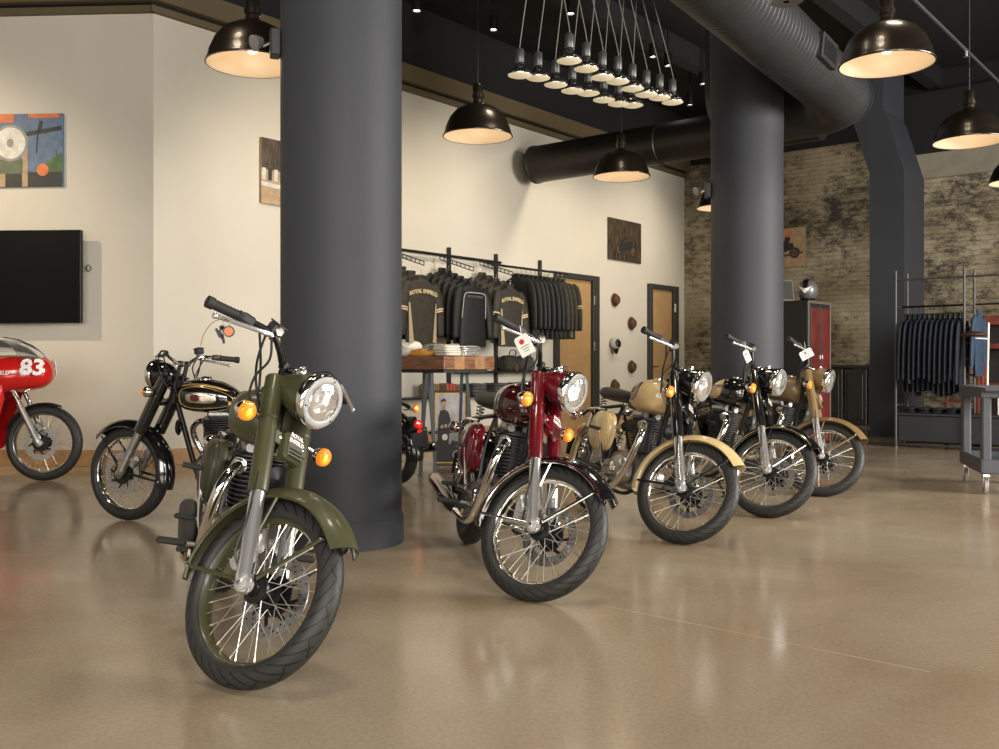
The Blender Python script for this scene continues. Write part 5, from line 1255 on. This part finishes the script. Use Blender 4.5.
# hat stand with a round top
hs = Vector(((984-499.5)/FOC*11.6, 11.55, 0)); root = empty('display_stand', hs, 0, 'thin pale pole display stand with flat dark hat on top, beside the right garment rack', 'stand')
b = MB(); b.tube([(0, 0, .02), (.03, 0, 1.58)], .012, 'white', None, 8); b.tube([(.03, 0, 1.385), (-.13, 0, 1.395)], .008, 'white', None, 6); b.build('pole', root)
b = MB(); b.lathe([(.0005, 0), (.15, .004), (.15, .015), (.02, .03), (.0005, .03)], 'platform', seg=24); b.build('base', root)
b = MB(); b.lathe([(.0005, 0), (.13, .005), (.155, .02), (.15, .035), (.09, .055), (.08, .07), (.0005, .075)], 'hatband', (-.15, 0, 1.41), (0, 0, 1), 26); o = b.build('flat_hat'); o.location = hs; tag(o, 'flat dark brown hat resting on the thin pole stand', 'hat')
# small framed sign on the platform
b = MB(); F = frame(RK_(1.2, .1, .455), N, U, Vector((0, 0, 1)))
for x in (.0, .46): b.box((x, 0, .17), (.022, .02, .34), 'white', F, .002)
for z in (.01, .33): b.box((.23, 0, z), (.44, .019, .022), 'white', F, .002)
b.box((.23, .004, .17), (.44, .006, .30), 'p_dark', F, .001)
pts = [(.1+.1*cos(2*PI*i/24), -.001, .14+.08*sin(2*PI*i/24)) for i in range(24)]; b.poly(pts, 'p_sand', F); b.poly([(.1+.05*cos(2*PI*i/24), -.002, .14+.04*sin(2*PI*i/24)) for i in range(24)], 'p_white', F)
tag(b.build('framed_print'), 'small white framed dark picture on the rack platform behind the cart', 'picture')
# ------------------------------------------------------------------ utility cart
M['cartgrey'] = mat('blue_grey_cart_plastic', (.075, .082, .10), .5, noise=.06, bump=.05); M['wheelgrey'] = mat('pale_caster_wheel', (.40, .38, .34), .5)
cr_ = Vector(((981-499.5)/FOC*7.95, 7.95, 0)); ca = math.atan2(.95, .27)
cart = empty('utility_cart', cr_, ca-PI/2, 'blue grey plastic two-shelf utility cart on casters at the right edge', 'cart')
cw, cl = .50, .95; ct = .885        # x across to the right, y away
for z, dpth in ((ct-.09, .09), (.17, .12)):
    b = MB(); b.box((cw/2, cl/2, z+.01), (cw-.04, cl-.04, .02), 'cartgrey', None, .004)
    for x in (.012, cw-.012): b.box((x, cl/2, z+dpth/2), (.028, cl, dpth), 'cartgrey', None, .008)
    for y_ in (.012, cl-.012): b.box((cw/2, y_, z+dpth/2), (cw-.02, .028, dpth), 'cartgrey', None, .008)
    if z > .5: b.box((cw/2, -.06, z+dpth-.02), (cw, .12, .03), 'cartgrey', None, .012)
    b.build('tray', cart)
for x, y_ in ((.045, .05), (cw-.045, .05), (.045, cl-.05), (cw-.045, cl-.05)):
    b = MB(); b.box((x, y_, .54), (.075, .085, .56), 'cartgrey', None, .014)
    for k in range(4): b.box((x-.038, y_, .36+.11*k), (.006, .05, .02), 'platform', None, .002)
    b.build('leg', cart)
    b = MB(); b.box((x, y_, .155), (.06, .06, .03), 'steel', None, .005); b.box((x-.02, y_+.01, .105), (.006, .04, .09), 'steel', None, .002); b.box((x+.02, y_+.01, .105), (.006, .04, .09), 'steel', None, .002); cs = b.build('caster', cart)
    b = MB(); b.disc((x, y_+.015, .0615), (1, 0, 0), .060, .026, 'wheelgrey'); b.disc((x, y_+.015, .0615), (1, 0, 0), .03, .03, 'steel'); b.build('wheel', cs)
# ------------------------------------------------------------------ price tags and keys hanging from the bars
def price_tag(k, lp, sz, rot, lab, writing=None, name='price_tag', strap=.05):
    r_, S_ = BIKES[k]; q = bike_pt(r_, S_, lp, True)
    root = empty(name, q, rot, lab, 'tag')
    b = MB(); w, h = sz; T = Matrix.Translation((0, 0, -strap)) @ Matrix.Rotation(rad(-28), 4, 'Y')
    b.add([(-w/2+.01, -.001, 0), (w/2-.01, -.001, 0), (w/2, -.001, -.012), (w/2, -.001, -h), (-w/2, -.001, -h), (-w/2, -.001, -.012)], [(0, 5, 4, 3, 2, 1)], 'white', T)
    b.add([(-w/2+.01, .001, 0), (w/2-.01, .001, 0), (w/2, .001, -.012), (w/2, .001, -h), (-w/2, .001, -h), (-w/2, .001, -.012)], [(0, 1, 2, 3, 4, 5)], 'white', T)
    b.build('card', root)
    if writing:
        b = MB()
        for i in range(3): b.box((0, -.0025, -h*.55-.012*i), (w*.6-.01*i, .001, .004), 'p_grey', T, .0003)
        b.lathe([(.013, 0), (.013, .002), (.0005, .002)], 'redp' if writing == 'r' else 'p_grey', T @ Vector((-.005, -.001, -h*.3)), (0, -1, 0), 16); b.build('printed_mark', root)
    b = MB(); b.tube([(0, 0, .018), (.006, 0, -strap*.5), T @ Vector((0, 0, -.006))], .0015, 'white', None, 5, smooth=3); b.build('string', root)
price_tag('maroon', (1.00, -.37, 1.12), (.075, .10), rad(-20), 'large white price tag with round dark mark hanging from the maroon motorcycle handlebar', 'r', strap=.03)
price_tag('black', (1.0, -.36, 1.12), (.055, .09), rad(30), 'white price tag on the handlebar of the black motorcycle with cream panel', 'g')
price_tag('tan', (1.01, -.40, 1.12), (.11, .075), rad(0), 'wide white price tag on the handlebar of the sand-tan motorcycle', 'g')
r_, S_ = BIKES['green']; q = bike_pt(r_, S_, (.985, -.402, 1.100), True)
root = empty('key_ring', q, 0, 'bunch of keys with orange fob hanging from the olive green motorcycle brake lever', 'keys')
b = MB(); b.lathe([(.014, -.0015), (.0155, 0), (.014, .0015), (.0125, 0)], 'steel', (0, 0, -.02), (.2, 1, 0), 16, closed=True); b.build('ring', root)
b = MB(); b.disc((.01, -.005, -.05), (.2, -1, .1), .020, .005, 'blackm'); b.disc((.01, -.009, -.05), (.2, -1, .1), .015, .002, 'p_orange'); b.build('fob', root)
for dx, dz in ((-.03, -.055), (-.012, -.075), (-.02, -.06)):
    b = MB(); b.box((0, 0, 0), (.009, .002, .035), 'ddark', Matrix.Translation((dx, 0, dz)) @ Matrix.Rotation(dx*14, 4, 'Y'), .0005); b.disc((dx*.6, 0, dz*.65), (0, 1, 0), .008, .002, 'ddark'); b.build('key', root)
b = MB(); b.tube([(-.005, 0, 0), (-.05, 0, -.02), (-.08, 0, -.06), (-.09, 0, -.10)], .0018, 'boxbrown', None, 6, smooth=4); o = b.build('tag_string'); o.location = q; tag(o, 'pale string strip dangling from the olive green motorcycle lever', 'string')
# ------------------------------------------------------------------ camera and light
cam = bpy.data.cameras.new('camera'); co = bpy.data.objects.new('camera', cam); C.objects.link(co)
cam.sensor_width = 36; cam.lens = FOC*36/999; cam.shift_y = (HORZ-374.5)/999; cam.shift_y *= 1; cam.clip_end = 100
co.location = (0, 0, CAMH); co.rotation_euler = (PI/2, 0, 0)
bpy.context.scene.camera = co
w = bpy.data.worlds.new('world'); bpy.context.scene.world = w; w.use_nodes = True
w.node_tree.nodes['Background'].inputs[0].default_value = (1.0, .90, .76, 1); w.node_tree.nodes['Background'].inputs[1].default_value = .28
def area(name, loc, target, sx, sy, power, col, spread=180):
    l = bpy.data.lights.new(name, 'AREA'); l.shape = 'RECTANGLE'; l.size = sx; l.size_y = sy; l.energy = power; l.color = col; l.spread = rad(spread)
    o = bpy.data.objects.new(name, l); C.objects.link(o); o.location = loc; d = Vector(target)-Vector(loc); o.rotation_euler = d.to_track_quat('-Z', 'Y').to_euler(); return o
def spot(name, loc, target, power, col, ang, blend=.5, size=.05):
    l = bpy.data.lights.new(name, 'SPOT'); l.energy = power; l.color = col; l.spot_size = rad(ang); l.spot_blend = blend; l.shadow_soft_size = size
    o = bpy.data.objects.new(name, l); C.objects.link(o); o.location = loc; d = Vector(target)-Vector(loc); o.rotation_euler = d.to_track_quat('-Z', 'Y').to_euler(); return o
for i, x in enumerate((-4.5, -.5, 3.5)):
    area('window_light', (x+1, -5.0, 2.6), (x*.4, 8, 1.6), 2.6, 3.2, (170, 210, 300)[i], (1, .95, .87))
area('side_window_light', (10.5, 4.5, 2.8), (-1, 9, 1.5), 5, 3, 900, (1, .95, .88))
spot('track_light', (-6.8, 7.4, 4.5), tuple(C0+LD*2.6+Vector((0, 0, 2.0))), 260, (1, .82, .58), 85, .8, .04)
for s in (2.0, 4.5, 7.0, 9.6):
    p = C0+U*s+N*2.6; t = C0+U*s+Vector((0, 0, 1.9)); spot('track_light', (p.x, p.y, 4.9), tuple(t), 150, (1, .86, .64), 95, .9, .15)
for x, y in ((-2.6, 5.2), (-.4, 3.2), (1.5, 5.2), (3.2, 7.0), (1.0, 8.2)):
    spot('ceiling_light', (x, y, 5.3), (x, y+.3, 0), 120, (1, .88, .68), 80, .8, .35)
for (x, y, _) in PEND:
    l = bpy.data.lights.new('pendant_light', 'POINT'); l.energy = 1.6; l.color = (1, .84, .62); l.shadow_soft_size = .05
    o = bpy.data.objects.new('pendant_light', l); C.objects.link(o); o.location = (x, y, 3.06+.02)
sc = bpy.context.scene
sc.view_settings.view_transform = 'Standard'; sc.view_settings.look = 'None'; sc.view_settings.exposure = .72
sc.cycles.use_denoising = True; sc.cycles.max_bounces = 7; sc.cycles.diffuse_bounces = 3; sc.cycles.glossy_bounces = 4; sc.cycles.sample_clamp_indirect = 6
sc.cycles.caustics_reflective = False; sc.cycles.caustics_refractive = False
